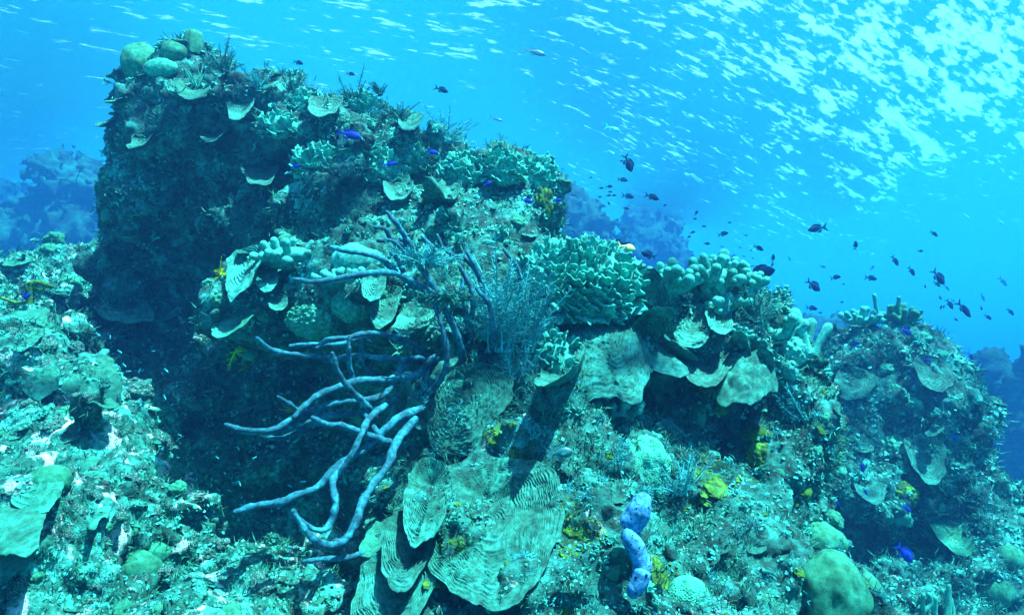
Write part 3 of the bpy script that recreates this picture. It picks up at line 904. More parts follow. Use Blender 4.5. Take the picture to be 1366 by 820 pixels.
rope('dusky blue rope sponge sprawling over the dark cave mouth in long drooping arms', [
    (R2 * 1.1, [(487, 507, 2.2), (520, 506, 2.24), (556, 500, 2.30), (578, 478, 2.36), (600, 492, 2.42), (612, 520, 2.46)]),
    (R1, [(343, 451, 2.02), (366, 468, 2.05), (409, 474, 2.1), (448, 478, 2.15), (484, 474, 2.2), (511, 478, 2.25), (537, 479, 2.3), (563, 478, 2.36), (595, 490, 2.42)]),
    (R3, [(387, 461, 2.18), (419, 459, 2.2), (455, 459, 2.22), (475, 451, 2.23), (500, 447, 2.26)]),
    (R1, [(422, 464, 2.1), (438, 453, 2.13), (465, 450, 2.17), (484, 445, 2.2), (511, 446, 2.26), (544, 455, 2.33), (557, 463, 2.38), (585, 482, 2.43)]),
    (R3, [(466, 449, 2.12), (465, 464, 2.12), (466, 484, 2.14), (470, 504, 2.16)]),
    (R3, [(480, 452, 2.15), (481, 464, 2.17), (484, 487, 2.2), (498, 501, 2.24)]),
    (R1, [(443, 471, 2.0), (450, 494, 2.02), (465, 517, 2.05), (488, 540, 2.1), (500, 556, 2.16)]),
    (R1 * .8, [(371, 529, 2.0), (385, 538, 2.02), (400, 548, 2.05), (412, 549, 2.1)]),
    (R2, [(392, 556, 2.0), (408, 540, 2.03), (425, 527, 2.06), (455, 514, 2.1), (484, 507, 2.15), (517, 506, 2.22), (548, 500, 2.3)]),
    (R1, [(314, 572, 1.9), (359, 574, 1.95), (388, 560, 2.0), (412, 549, 2.06), (448, 537, 2.1), (484, 533, 2.15), (511, 527, 2.2), (527, 504, 2.26), (544, 484, 2.34), (573, 476, 2.4)]),
    (R1, [(301, 566, 1.92), (322, 573, 1.93), (359, 577, 1.97), (392, 569, 2.02), (424, 556, 2.08), (462, 552, 2.14), (500, 548, 2.2), (532, 530, 2.3)]),
    (R3, [(342, 578, 1.98), (369, 585, 2.0), (389, 579, 2.04), (412, 568, 2.08), (440, 561, 2.12)]),
    (R1, [(417, 557, 1.92), (436, 566, 1.95), (455, 567, 1.98), (483, 577, 2.02), (520, 590, 2.08)]),
    (R1, [(580, 408, 2.22), (590, 435, 2.2), (596, 464, 2.19), (594, 491, 2.2), (582, 514, 2.24), (568, 530, 2.3)]),
    (R2, [(573, 478, 2.36), (568, 500, 2.34), (566, 517, 2.34), (558, 538, 2.38)]),
    (R2, [(314, 682, 1.85), (342, 674, 1.88), (376, 669, 1.9), (393, 661, 1.92), (424, 649, 1.95), (444, 627, 1.98), (460, 614, 2.0), (480, 603, 2.03), (505, 581, 2.07), (532, 557, 2.12), (562, 545, 2.2)]),
    (R1, [(391, 681, 1.82), (403, 697, 1.83), (427, 707, 1.85), (441, 697, 1.88), (448, 670, 1.9), (444, 642, 1.94), (458, 619, 1.99)]),
    (R2, [(394, 687, 1.78), (410, 711, 1.79), (427, 724, 1.8), (446, 727, 1.82), (464, 715, 1.85), (477, 690, 1.88), (484, 668, 1.92), (500, 643, 1.97), (518, 619, 2.02), (530, 588, 2.08), (555, 558, 2.16)]),
    (R1, [(452, 634, 1.95), (472, 600, 1.96), (484, 574, 2.0), (494, 556, 2.06), (515, 540, 2.14)]),
    (R1 * .8, [(406, 748, 1.84), (432, 745, 1.85), (462, 744, 1.86), (485, 736, 1.9)]),
    (R3, [(511, 590, 2.06), (500, 572, 2.07), (486, 552, 2.1)]),
], 3)
rope('dusky blue rope sponge of upright arms matted with fuzzy algae, above the sprawling one', [
    (R2 * 1.15, [(535, 318, 2.3), (552, 342, 2.3), (573, 374, 2.32), (588, 402, 2.35), (606, 435, 2.4), (618, 470, 2.46)]),
    (R1, [(442, 330, 2.05), (471, 336, 2.08), (504, 343, 2.12), (521, 356, 2.16), (533, 367, 2.2), (558, 381, 2.26), (580, 392, 2.32)]),
    (R1, [(392, 372, 2.0), (419, 376, 2.03), (451, 371, 2.06), (484, 365, 2.1), (524, 364, 2.15), (548, 375, 2.22)]),
    (R3, [(521, 336, 2.13), (530, 346, 2.16), (538, 362, 2.2)]),
    (R1, [(516, 283, 2.25), (530, 299, 2.26), (538, 312, 2.28), (550, 332, 2.3)]),
    (R3, [(499, 303, 2.22), (514, 306, 2.23), (521, 318, 2.25), (536, 326, 2.28)]),
    (R3, [(504, 321, 2.2), (524, 322, 2.22), (540, 338, 2.26), (552, 346, 2.29)]),
    (R3, [(563, 315, 2.3), (575, 328, 2.3), (584, 336, 2.31)]),
    (R3, [(583, 313, 2.36), (591, 330, 2.36), (604, 340, 2.37), (620, 345, 2.38), (634, 360, 2.4)]),
    (R1, [(623, 336, 2.34), (634, 356, 2.34), (642, 378, 2.36), (650, 398, 2.4)]),
    (R1, [(613, 355, 2.28), (626, 379, 2.28), (631, 402, 2.3), (629, 440, 2.36), (634, 470, 2.44)]),
    (R1, [(616, 372, 2.34), (618, 400, 2.35), (624, 430, 2.38), (630, 452, 2.42)]),
    (R1, [(636, 385, 2.24), (653, 408, 2.24), (657, 445, 2.28), (655, 470, 2.36)]),
    (R1, [(672, 333, 2.42), (690, 357, 2.42), (695, 381, 2.44), (696, 408, 2.48), (690, 430, 2.52)]),
    (R2, [(593, 412, 2.26), (606, 437, 2.28), (615, 464, 2.32), (619, 484, 2.4)]),
], 23)

# ------------------------------------------------------------------ near mound
lettuce_colony(770, 386, 96, 66, 'big dome of ruffled lettuce coral on the crest of the near mound', n=280, bw=14, bh=15, d=2.75, seed=2, up=.35)
lettuce_colony(735, 495, 42, 56, 'lettuce coral of small rounded lobes beside the furry plumes, below the big ruffled dome', n=90, bw=13, bh=13, d=2.32, seed=4, up=.2)
put_plate(788, 420, 812, 518, 132, 'draped wavy plate coral with mazy ridges, below the lettuce dome', 'plate_pale', d=2.42, out=.36, face=(-.1, -.62, .78), arc=120, ridges=15, warp=4.5, ramp=.016, droop=.3, cup=.10, ruffle=.06, lobes=3, seed=6, nr=110, nt=130)
put_plate(812, 445, 905, 496, 66, 'tilted bumpy plate coral with a bright rim shading a dark recess', 'plate_pale', d=2.42, out=.2, face=(-.05, -.62, .78), arc=110, ridges=9, warp=2.5, ramp=.004, knob=.025, cup=.02, ruffle=.03, seed=7, nr=90, nt=110)
put_plate(765, 480, 752, 545, 60, 'small hanging plate coral just left of the dark recess', 'plate', d=2.45, out=.1, face=(-.3, -.85, .3), arc=110, ridges=9, warp=1.2, ramp=.006, seed=8)
put_plate(865, 442, 862, 372, 62, 'upright cup shaped ridged coral right of the lettuce dome', 'plate', d=2.6, out=.08, face=(-.35, -.9, .25), arc=105, ridges=10, warp=1.0, ramp=.009, cup=-.2, ruffle=.08, seed=9, nr=80)
put_plate(838, 430, 826, 380, 40, 'thin upright leaf of coral leaning left of the cup coral', 'plate_pale', d=2.58, out=.12, face=(-.7, -.7, .2), arc=100, ridges=8, warp=.8, ramp=.006, seed=10)
put_plate(862, 440, 888, 402, 44, 'small round ridged lobe at the foot of the cup coral', 'plate', d=2.56, out=.12, face=(.2, -.9, .4), arc=110, ridges=8, warp=.8, ramp=.008, seed=12)
finger_colony(892, 378, 32, 22, 'clump of thick finger coral behind the cup coral', n=20, hpx=18, rpx=5.2, d=2.7, seed=3)
finger_colony(955, 372, 34, 26, 'tallest thick finger coral clump on the skyline of the near mound', n=22, hpx=20, rpx=5.6, d=2.75, seed=5)
finger_colony(995, 384, 22, 22, 'small finger coral clump at the end of the skyline', n=13, hpx=14, rpx=4.6, d=2.8, seed=6)
finger_colony(968, 408, 24, 34, 'knobbly pale finger coral hanging below the skyline clump', n=12, hpx=16, rpx=5, d=2.6, seed=8, up=.3)
put_plate(925, 425, 918, 470, 58, 'hanging ridged plate coral left of the small leaf', 'plate', d=2.62, out=.16, face=(-.2, -.7, .6), ridges=9, warp=.8, ramp=.007, cup=.1, seed=14)
put_plate(958, 425, 958, 452, 36, 'little ridged plate coral under the knobbly finger coral', 'plate_pale', d=2.62, out=.14, face=(0, -.8, .6), ridges=7, warp=.5, ramp=.007, seed=15)
put_plate(940, 480, 932, 520, 70, 'low ridged plate coral left of the knobbed scalloped one', 'plate', d=2.6, out=.18, face=(0, -.75, .65), ridges=9, warp=.8, ramp=.007, seed=16)
put_plate(1000, 470, 993, 512, 80, 'scalloped plate coral with knobbed top jutting from the mound', 'plate', d=2.55, out=.25, face=(-.05, -.72, .7), arc=125, ridges=3, warp=2, ramp=.003, knob=.05, cup=-.12, droop=.15, ruffle=.05, seed=17, nr=70, nt=100)
put_plate(990, 475, 990, 438, 28, 'thin upright coral leaf above the scalloped plate', 'plate_pale', d=2.62, out=.1, face=(-.4, -.8, .1), ridges=6, ramp=.003, seed=18)
put_plate(1010, 500, 1016, 462, 40, 'half shaded plate coral right of the thin upright leaf', 'plate', d=2.72, out=.14, face=(.1, -.8, .6), ridges=7, seed=19)
put_plate(905, 470, 885, 455, 60, 'shaded ridged plate coral wedged behind the bright rimmed one', 'plate', d=2.72, out=.1, face=(0, -.7, .7), ridges=8, seed=20)
put_dome(1056, 468, 20, 22, 'round pale knob coral beside the three standing fingers', 'finger', d=2.95, seed=21, knob=.3, kf=4)
finger_colony(1076, 470, 14, 14, 'three tall standing coral fingers at the right end of the near mound', n=4, hpx=46, rpx=7.5, d=2.9, seed=22, up=3, fork=False)
finger_colony(1040, 446, 18, 14, 'stubby finger coral left of the round pale knob', n=6, hpx=20, rpx=6, d=3.0, seed=24)
put_plate(620, 505, 604, 590, 120, 'brain patterned plate coral with overhanging lip beneath the rope sponges', 'plate', d=2.24, out=.12, face=(-.25, -.8, .5), arc=150, ridges=14, warp=7, ramp=.013, cup=-.06, droop=.15, ruffle=.05, seed=25, nr=120, nt=140)
put_plate(655, 668, 672, 822, 175, 'largest ridged plate coral at the foot of the near mound', 'plate', d=1.95, out=.12, face=(-.1, -.88, .5), arc=125, ridges=25, warp=2.6, ramp=.0085, cup=.05, ruffle=.025, lobes=2, seed=26, nr=170, nt=140)
put_plate(575, 650, 572, 735, 66, 'folded ridged plate coral left of the largest one', 'plate', d=1.95, out=.14, face=(-.3, -.8, .5), arc=120, ridges=17, warp=1.8, ramp=.008, ruffle=.05, seed=27, nr=120)
put_plate(548, 712, 532, 790, 70, 'cup rimmed ridged plate coral below the folded one', 'plate', d=1.82, out=.12, face=(-.1, -.85, .5), arc=120, ridges=15, warp=1.4, ramp=.008, cup=.1, ruffle=.04, seed=28, nr=110)
put_plate(530, 770, 512, 850, 110, 'ridged plate coral cut off at the bottom edge', 'plate', d=1.72, out=.08, face=(-.15, -.7, .7), arc=120, ridges=16, warp=1.6, ramp=.008, ruffle=.04, seed=29, nr=110)
put_plate(505, 715, 490, 748, 34, 'small pale shelf coral on the edge of the cave mouth', 'plate_smooth', d=1.9, out=.1, face=(-.1, -.6, .8), ridges=6, ramp=.003, seed=30)
put_plate(512, 690, 490, 714, 34, 'small ridged shelf coral above the pale shelf on the cave edge', 'plate', d=1.95, out=.1, face=(-.1, -.6, .8), ridges=7, ramp=.004, seed=31)
finger_colony(822, 552, 30, 26, 'pale clump of short finger coral in front of the dark recess', n=14, hpx=15, rpx=5.2, d=2.2, seed=32, fork=True)
put_dome(862, 620, 34, 44, 'dome coral with fine netted grooves below the pale finger clump', 'star', d=2.2, seed=33, lump=.28, sink=.55, knob=.1, kf=4)
put_dome(1094, 724, 32, 30, 'upper smooth boulder coral at the lower right', 'boulder', d=2.75, seed=34, sink=.1, lump=.14)
put_dome(1112, 790, 46, 52, 'large smooth boulder coral, its base out of frame at the lower right', 'boulder', d=2.5, seed=35, sink=.1, lump=.14)
put_dome(1150, 815, 34, 55, 'olive boulder coral tucked behind the large smooth one', 'boulder', d=2.75, seed=36, sink=.3)
put_dome(918, 800, 30, 32, 'pale dimpled dome coral at the bottom edge left of the boulders', 'star', d=2.0, seed=37)

# pale blue lobed sponge with dark pores
def blue_sponge():
    d = min([1.95] + [hit(x, y, 9)[2] for x, y in ((850, 670), (845, 700), (850, 740), (856, 768), (845, 790), (830, 720), (870, 720))]) + .03; s = d / FPX
    t = thing('lobed_sponge', 'pale blue lobed sponge dotted with dark pores, on the lower near mound', 'sponge', P(850, 790, d))
    off = Vector(t.location)
    lobes = [[(840, 702, 22), (851, 682, 26), (858, 668, 20)], [(838, 712, 15), (848, 732, 20), (856, 752, 19), (854, 768, 17)], [(857, 762, 17), (852, 778, 18), (845, 788, 16)]]
    for i, l in enumerate(lobes):
        pa = [np.array(P(a, b, d - .06 - .02 * i) - off) for a, b, r in l]
        rad = [r * s * .66 for a, b, r in l]
        pc = catmull(pa, 16)
        st = pc[0] - (pc[1] - pc[0]) * np.array([[3], [1.5]]) / 3 * 2
        path = np.vstack([st, pc]); n = len(path)
        rr = np.concatenate([[rad[0] * .25, rad[0] * .8], np.interp(np.linspace(0, 1, 16), np.linspace(0, 1, len(rad)), rad)])
        rr[-1] *= .85
        v, f = tube(path, rr, 22, .13, 26, 60 + i)
        lo = link('lobe', mesh_from('sponge_lobe', v, f), M['bluesponge'], t)
        r_ = random.Random(i + 4); pv, pf = _ICO[2]; cnt = 0
        used = []
        V = v.reshape(-1, 22, 3)
        for _ in range(400):
            k = r_.randrange(2, n - 1); j = r_.randrange(22)
            q = V[k, j]; nn = q - path[k]; nn /= np.linalg.norm(nn)
            if nn[1] > .1 or any(np.linalg.norm(q - w) < .016 for w in used): continue
            used.append(q)
            R = r_.choice((.0014, .002, .0028, .0045))
            link('pore', _pore(), M['pore'], lo, q - nn * R * .25, frame(nn), R)
            if len(used) >= 18: break
_PM = []
def _pore():
    if not _PM: _PM.append(mesh_from('sponge_pore', _ICO[2][0] * np.array([1, 1, .5]), _ICO[2][1]))
    return _PM[0]
blue_sponge()

# yellow encrusting sponges
def yellow(px, py, rx, ry, label, seed, d=None):
    loc, nor, dep, own = hit(px, py, d or 2.4)
    s = dep / FPX
    rx, ry = rx * .8, ry * .8
    o = link('encrusting_sponge', boulder('encrusting_sponge', rx * s, ry * s, .35 * min(rx, ry) * s, seed, 5, .5, .35, 3.5), M['yellow'], None, loc, frame(nor))
    tag(o, label, 'sponge')
for a in [(948, 650, 38, 48, 'largest bright yellow sponge crust in the shade right of the feathery plumes', 71), (1000, 580, 22, 16, 'yellow sponge crust under the scalloped plate coral', 72),
          (958, 545, 18, 14, 'yellow green crust high in the dark recess', 73), (880, 770, 17, 32, 'yellow sponge crust beside the pale blue lobed sponge', 74),
          (692, 610, 18, 16, 'dull yellow crust in the hollow right of the brain plate', 75), (775, 712, 26, 16, 'yellow crust left of the top lobe of the blue sponge', 76),
          (614, 728, 18, 11, 'yellow crust on the edge of the largest ridged plate', 77), (660, 575, 12, 10, 'small yellow crust right of the brain plate lip', 78), (1010, 610, 16, 18, 'yellow crust beside the largest one, nearer the rounded mound', 79),
          (862, 528, 10, 9, 'little yellow cup sponge in the dark recess', 80), (725, 268, 20, 24, 'yellow green crust under the knob at the end of the tall outcrop', 81), (574, 775, 12, 16, 'yellow crust between the folded plate and the largest plate', 82)]:
    yellow(*a)

# yellow fronds on the cave lip
def fern(px, py, label, seed, R=16, d=None, droop=0):
    loc, nor, dep, own = hit(px, py, d or 3)
    t = Geo(); s = dep / FPX
    for k, dv in enumerate(sphere_dirs(7, seed, -.5)):
        plume_geo(t, np.zeros(3), dv + np.array([0, -.4, -droop]), R * s * 1.2, seed + k, 12, .004, .45)
    tag(link('leafy_alga', t.mesh('leafy_alga'), M['fern'], None, P(px, py, dep - .02)), label, 'seaweed')
fern(294, 366, 'yellow green frond alga on the left tip of the middle shelf', 90, 15)
fern(313, 470, 'brightest yellow frond alga hanging under the middle shelf', 91, 18, droop=.6)
fern(330, 486, 'yellow frond alga dangling at the shadow line of the shelf', 92, 12, droop=.8)
fern(392, 548, 'olive frond alga inside the cave behind the rope sponge', 93, 14, d=2.6)

# ------------------------------------------------------------------ middle shelf and tall outcrop
finger_colony(390, 345, 48, 24, 'thick finger coral clump on top of the middle shelf', n=24, hpx=15, rpx=5.5, d=3.0, seed=41, fork=False, up=.5)
finger_colony(455, 372, 36, 10, 'row of short finger coral lobes below the pale boulder of the shelf', n=12, hpx=9, rpx=5, d=2.9, seed=42, fork=False, up=.5)
put_dome(478, 348, 36, 24, 'smooth pale boulder coral on the middle shelf', 'finger', d=2.98, seed=43, sink=.4)
put_plate(330, 352, 322, 400, 52, 'ridged fan of plate coral at the left tip of the shelf', 'plate_pale', d=2.95, out=.12, face=(-.3, -.75, .55), ridges=10, warp=1, ramp=.007, ruffle=.1, seed=44)
put_plate(350, 358, 362, 392, 40, 'second ridged fan tucked beside the fan at the shelf tip', 'plate_pale', d=2.97, out=.1, face=(.1, -.8, .5), ridges=8, warp=1, ramp=.007, ruffle=.08, seed=45)
put_plate(503, 372, 500, 408, 34, 'small oval fan coral behind the upper rope sponge', 'plate_pale', d=2.75, out=.1, face=(-.2, -.9, .4), ridges=9, ramp=.006, seed=46)
put_plate(515, 400, 512, 440, 44, 'swirled ridged coral below the small oval fan', 'plate', d=2.72, out=.1, face=(-.1, -.9, .4), ridges=9, warp=3, ramp=.007, seed=47)
put_plate(555, 425, 540, 450, 50, 'dark ridged coral plate between the two rope sponges', 'plate', d=2.7, out=.1, face=(-.1, -.9, .4), ridges=9, warp=3, ramp=.007, seed=48)
put_dome(420, 425, 36, 26, 'lumpy star coral at the middle of the shelf face', 'star', d=2.85, seed=49, knob=.35, kf=6, sink=.45)
put_dome(470, 408, 26, 20, 'smaller lumpy star coral right of the other, behind the rope sponge', 'star', d=2.82, seed=50, knob=.35, kf=6, sink=.45)
put_plate(318, 425, 300, 452, 62, 'olive rounded plate coral at the bottom of the shelf tip', 'plate_smooth', d=2.88, out=.12, face=(-.2, -.6, .8), ridges=5, ramp=.003, seed=51)
put_plate(372, 400, 372, 420, 26, 'small shelf coral right of the olive rounded plate', 'plate', d=2.9, out=.1, face=(0, -.6, .8), ridges=6, ramp=.003, seed=52)
put_dome(187, 80, 24, 28, 'flat topped dome coral on the left summit of the tall outcrop', 'boulder', d=4.45, seed=53, sink=.2)
put_dome(232, 70, 18, 15, 'low dome coral between the summit dome and the barrel', 'boulder', d=4.5, seed=54, sink=.2)
put_dome(214, 92, 22, 14, 'low pale dome coral below the summit domes', 'star', d=4.35, seed=154, sink=.2)
def barrel(px, py, w, h, d, label):
    s = d / FPX
    pr = [(0, .86), (.15, .95), (.5, 1), (.85, .92), (1, .78), (1.0, .62), (.7, .5), (.45, .05)]
    a = np.linspace(0, 2 * np.pi, 40, endpoint=False)
    V = np.array([[(math.cos(t) * r * (1 + .06 * math.cos(9 * t))) * w * s / 2, (math.sin(t) * r * (1 + .06 * math.cos(9 * t))) * w * s / 2, z * h * s] for z, r in pr for t in a])
    tag(link('barrel_sponge', mesh_from('barrel_sponge', V, grid_faces(len(pr), 40, True)[:, ::-1]), M['boulder'], None, P(px, py + h / 2, d)), label, 'sponge')
barrel(257, 58, 25, 32, 4.5, 'small barrel sponge standing on the highest summit of the tall outcrop')
put_plate(350, 225, 346.6, 249.8, 48, 'long thin plate coral jutting over the cave of the tall outcrop', 'plate', d=3.95, out=.3, face=(-.05, -.45, .9), ridges=8, ramp=.004, seed=55, cup=.05)
put_plate(378, 232, 374.6, 243.2, 20.8, 'small thin plate coral beside the long jutting one', 'plate', d=3.9, out=.18, face=(0, -.45, .9), ridges=6, ramp=.003, seed=56)
put_plate(262, 120, 258.6, 144, 41.6, 'broad plate coral below the sea plumes of the summit', 'plate_smooth', d=4.3, out=.25, face=(0, -.6, .8), ridges=7, ramp=.004, seed=57)
put_plate(240, 118, 236.6, 130.8, 20.8, 'small plate coral left of the broad one under the summit', 'plate_smooth', d=4.35, out=.2, face=(0, -.6, .8), ridges=6, ramp=.004, seed=58)
put_plate(325, 140, 319.05, 165.6, 36.8, 'greyish round plate coral on the upper left face', 'plate', d=4.2, out=.16, face=(-.1, -.8, .5), ridges=7, ramp=.004, seed=59)
put_plate(435, 145, 430.75, 165, 44.8, 'bright tilted plate coral on the upper slope', 'plate', d=4.0, out=.25, face=(0, -.6, .8), ridges=7, ramp=.004, seed=60)
put_plate(548, 162, 546.3, 180.4, 33.6, 'round plate coral below the bushes of the outcrop crest', 'plate', d=3.85, out=.2, face=(0, -.6, .8), arc=130, ridges=9, ramp=.004, seed=61)
put_plate(534, 258, 532.3, 283.6, 40, 'pale plate coral with a ragged lip above the upper rope sponge', 'plate', d=3.55, out=.25, face=(0, -.6, .8), arc=125, ridges=7, ramp=.004, ruffle=.07, seed=62)
put_plate(600, 262, 599.15, 284.4, 32, 'small round plate coral right of the ragged lipped one', 'plate', d=3.5, out=.2, face=(0, -.55, .8), ridges=7, ramp=.004, seed=63)
put_plate(590, 270, 598.5, 250.8, 27.2, 'cup coral shaped like an ear above the small round plate', 'plate', d=3.5, out=.15, face=(-.3, -.8, .3), ridges=5, ramp=.003, cup=.5, seed=64)
put_plate(195, 185, 184.8, 203.4, 35.2, 'shaded leaf plate coral on the left flank of the tall outcrop', 'plate', d=4.6, out=.2, face=(-.2, -.7, .6), ridges=6, ramp=.004, seed=65)
put_plate(290, 180, 285.75, 194.4, 35.2, 'shaded plate coral at the roof edge of the big hollow', 'plate', d=4.3, out=.2, face=(-.2, -.6, .7), ridges=6, ramp=.004, seed=66)
put_plate(185, 318, 172.25, 323.6, 32, 'lit lip of plate coral alone on the dark left wall', 'plate', d=4.75, out=.25, face=(-.1, -.4, .9), ridges=5, ramp=.003, seed=67)
put_plate(160, 135, 145.55, 139, 22.4, 'small dome plate sticking out of the left edge of the tall outcrop', 'plate', d=4.6, out=.1, face=(-.2, -.4, .9), ridges=5, ramp=.003, seed=68)
put_plate(145, 165, 132.25, 170.6, 19.2, 'lowest small plate sticking out of the left edge of the tall outcrop', 'plate', d=4.7, out=.1, face=(-.2, -.4, .9), ridges=5, ramp=.003, seed=69)
for i, (x, y, rx, ry, n, bw, dd, l) in enumerate([
        (424, 222, 34, 26, 34, 14, 3.75, 'lettuce coral clump in the middle of the upper slope'), (498, 232, 44, 34, 46, 14, 3.65, 'wide lettuce coral clump above the ragged plate'),
        (410, 146, 32, 20, 30, 12, 4.1, 'lettuce coral clump on the skyline of the upper slope'), (545, 215, 30, 24, 30, 13, 3.6, 'lettuce coral clump under the round crest plate'),
        (620, 232, 36, 26, 34, 13, 3.6, 'lettuce coral clump at the notch of the outcrop crest'), (480, 150, 30, 24, 28, 12, 3.95, 'lettuce coral clump below the crest bushes'),
        (372, 170, 28, 20, 26, 11, 4.1, 'lettuce coral clump left of the bright tilted plate'), (672, 228, 28, 24, 26, 12, 3.5, 'lettuce coral clump on the end knob of the tall outcrop'),
        (715, 238, 26, 26, 26, 12, 3.45, 'lettuce coral clump at the very tip of the end knob')]):
    lettuce_colony(x, y, rx, ry, l, n=int(n * 1.5), bw=bw * .85, bh=bw * .7, d=dd, seed=110 + i, m='lettuce')

# soft corals
def plume_colony(px, py, label, n, Lpx, seed, m='hydroid', d=None, lean=(0, 0), spread=.5, name='sea_plume', cat='soft coral', leaf=.28, wpx=1.1, nl=26, back=.0, free=False):
    dep, dy = (d, 0) if free else resolve(px, py, d)
    py = py + max(0, dy - 6)
    s = dep / FPX; r_ = np.random.default_rng(seed)
    t = thing(name, label, cat, P(px, py, dep + back))
    for k in range(n):
        g = Geo()
        dv = np.array([lean[0] + r_.normal() * spread, r_.normal() * spread * .6 - .1, 1 + lean[1]])
        plume_geo(g, np.array([r_.normal() * Lpx * .08 * s, r_.normal() * Lpx * .08 * s, 0]), dv, Lpx * s * r_.uniform(.65, 1.1), seed * 31 + k, nl, wpx * s, leaf, (0, 1, .2) if k % 2 else None)
        link('plume', g.mesh('plume'), M[m], t)
    return t
plume_colony(668, 470, 'feathery sea plume filling the gap between rope sponge and lettuce dome', 44, 120, 201, d=2.5, lean=(-.05, 0), spread=.3, leaf=.2, wpx=1.5, nl=44)
plume_colony(700, 470, 'feathery sea plume standing just left of the lettuce dome', 18, 90, 202, d=2.5, lean=(.1, 0), spread=.3, leaf=.2, wpx=1.5, nl=36)
plume_colony(560, 352, 'furry brown plume matting the upper rope sponge', 44, 42, 203, 'hydroid', d=2.24, lean=(.1, -.8), spread=.95, leaf=.36, wpx=1.9, free=True)
plume_colony(592, 400, 'furry olive plume hanging in the fork of the upper rope sponge', 36, 40, 204, 'bush', d=2.26, lean=(0, -.9), spread=.95, leaf=.36, wpx=1.9, free=True)
plume_colony(720, 560, 'furry olive plume growing left of the small lobed lettuce coral', 16, 66, 205, 'bush', d=2.2, lean=(-.1, -.2), spread=.55, leaf=.3)
plume_colony(690, 510, 'soft teal plume right of the brain plate', 12, 50, 206, d=2.25, lean=(-.1, -.2), spread=.6, leaf=.3)
plume_colony(905, 660, 'bushy teal plume left of the largest yellow crust', 18, 62, 207, d=2.15, lean=(0, -.2), spread=.7, leaf=.3)
plume_colony(1012, 430, 'dark feathery bush at the right shoulder of the near mound', 22, 44, 208, 'bush', d=2.75, spread=.8, leaf=.32)
plume_colony(1075, 560, 'feathery bush on the shaded right flank of the near mound', 14, 46, 209, d=2.85, lean=(.2, -.3), spread=.8, leaf=.32)
plume_colony(262, 116, 'fan of fine sea plumes near the summit', 10, 34, 210, 'rod', d=4.3, lean=(.1, 0), spread=.6, leaf=.12, wpx=1.2)
plume_colony(300, 98, 'dark bush on the skyline right of the barrel sponge', 16, 36, 211, 'bush', d=4.4, lean=(.1, 0), spread=.6, leaf=.3)
plume_colony(345, 122, 'greenish plume bush on the upper skyline', 14, 32, 212, d=4.3, spread=.6, leaf=.3)
plume_colony(390, 125, 'dark spiky bush left of the skyline lettuce coral', 10, 26, 213, 'bush', d=4.1, spread=.6, leaf=.3)
plume_colony(472, 142, 'dark bush crowning the right peak of the tall outcrop', 20, 34, 214, 'bush', d=4.0, spread=.7, leaf=.3)
plume_colony(535, 160, 'dark low bush behind the round crest plate', 16, 26, 215, 'bush', d=3.95, spread=.8, leaf=.3)
plume_colony(594, 192, 'round fuzzy bush hanging on the crest corner', 26, 34, 216, 'hydroid', d=3.8, spread=1.1, leaf=.3)
plume_colony(508, 125, 'fine spiky bush just right of the crown bush', 10, 24, 217, 'bush', d=4.0, spread=.6, leaf=.3)
def rods(px, py, label, n, hpx, rpx, d, seed, spread=.25, m='rod'):
    d = resolve(px, py, d)[0] - .03
    s = d / FPX; r_ = np.random.default_rng(seed)
    t = thing('sea_rod', label, 'soft coral', P(px, py, d))
    for k in range(n):
        x = (k - (n - 1) / 2) / max(1, n - 1) * 2
        a = np.array([x * hpx * .25 * s, r_.normal() * .01, -.05])
        tip = a + np.array([x * spread + r_.normal() * .10, r_.normal() * .12, 1.0]) * hpx * s * r_.uniform(.6, 1.05)
        mid = (a + tip) / 2 + np.array([x * .22, 0, -.1]) * hpx * s * .4
        g = Geo(); g.add(*tube(catmull([a, mid, tip], 14), [rpx * s, rpx * s * .9, rpx * s], 8, .15, 160, seed + k))
        if r_.random() < .5:
            e = mid + np.array([r_.normal() * .12, 0, .42]) * hpx * s
            g.add(*tube(catmull([mid, (mid + e) / 2 + np.array([r_.normal() * .02, 0, 0]), e], 10), [rpx * s * .9, rpx * s * .9], 8, .15, 160, seed + k + 50))
        link('rod', g.mesh('sea_rod_branch'), M[m], t)
rods(1188, 424, 'slender sea rod sticking up on top of the rounded mound', 4, 36, 2.6, 5.7, 301)
rods(1252, 822, 'pale sea rod with upright fingers at the bottom edge, lower right', 7, 50, 3.2, 3.4, 302)
rods(240, 118, 'short pale sea rod under the summit barrel', 5, 22, 1.6, 4.3, 303, .8)
finger_colony(1150, 424, 24, 9, 'knobbly coral clump on the left brow of the rounded mound', n=16, hpx=10, rpx=3.2, d=5.75, seed=304, fork=False)
finger_colony(1205, 426, 20, 9, 'dark knobbly coral clump behind the slender sea rod', n=14, hpx=12, rpx=3.4, d=5.8, seed=305, fork=False, m='boulder')

# rounded mound
put_dome(1195, 600, 26, 24, 'flower shaped ridged dome in the middle of the rounded mound', 'star', d=5.35, seed=401, knob=.25, kf=5, sink=.5)
put_dome(1202, 660, 22, 18, 'yellowish spiky dome at the lip of the hollow', 'yellow', d=5.1, seed=402, knob=.3, kf=8, sink=.3, name='dome_coral')
put_plate(1232, 600, 1240, 645, 50, 'long draped plate coral on the face of the rounded mound', 'plate', d=5.4, out=.14, face=(-.1, -.85, .5), ridges=12, warp=2, ramp=.01, seed=403)
put_plate(1265, 700, 1285, 745, 44, 'smooth plate coral hanging over the right of the hollow', 'boulder', d=5.0, out=.14, face=(-.35, -.7, .6), ridges=4, ramp=.004, seed=404)
put_plate(1160, 650, 1158, 672, 40, 'pale lip of coral over the hollow roof', 'plate', d=5.1, out=.14, face=(0, -.6, .8), ridges=5, ramp=.004, seed=405)
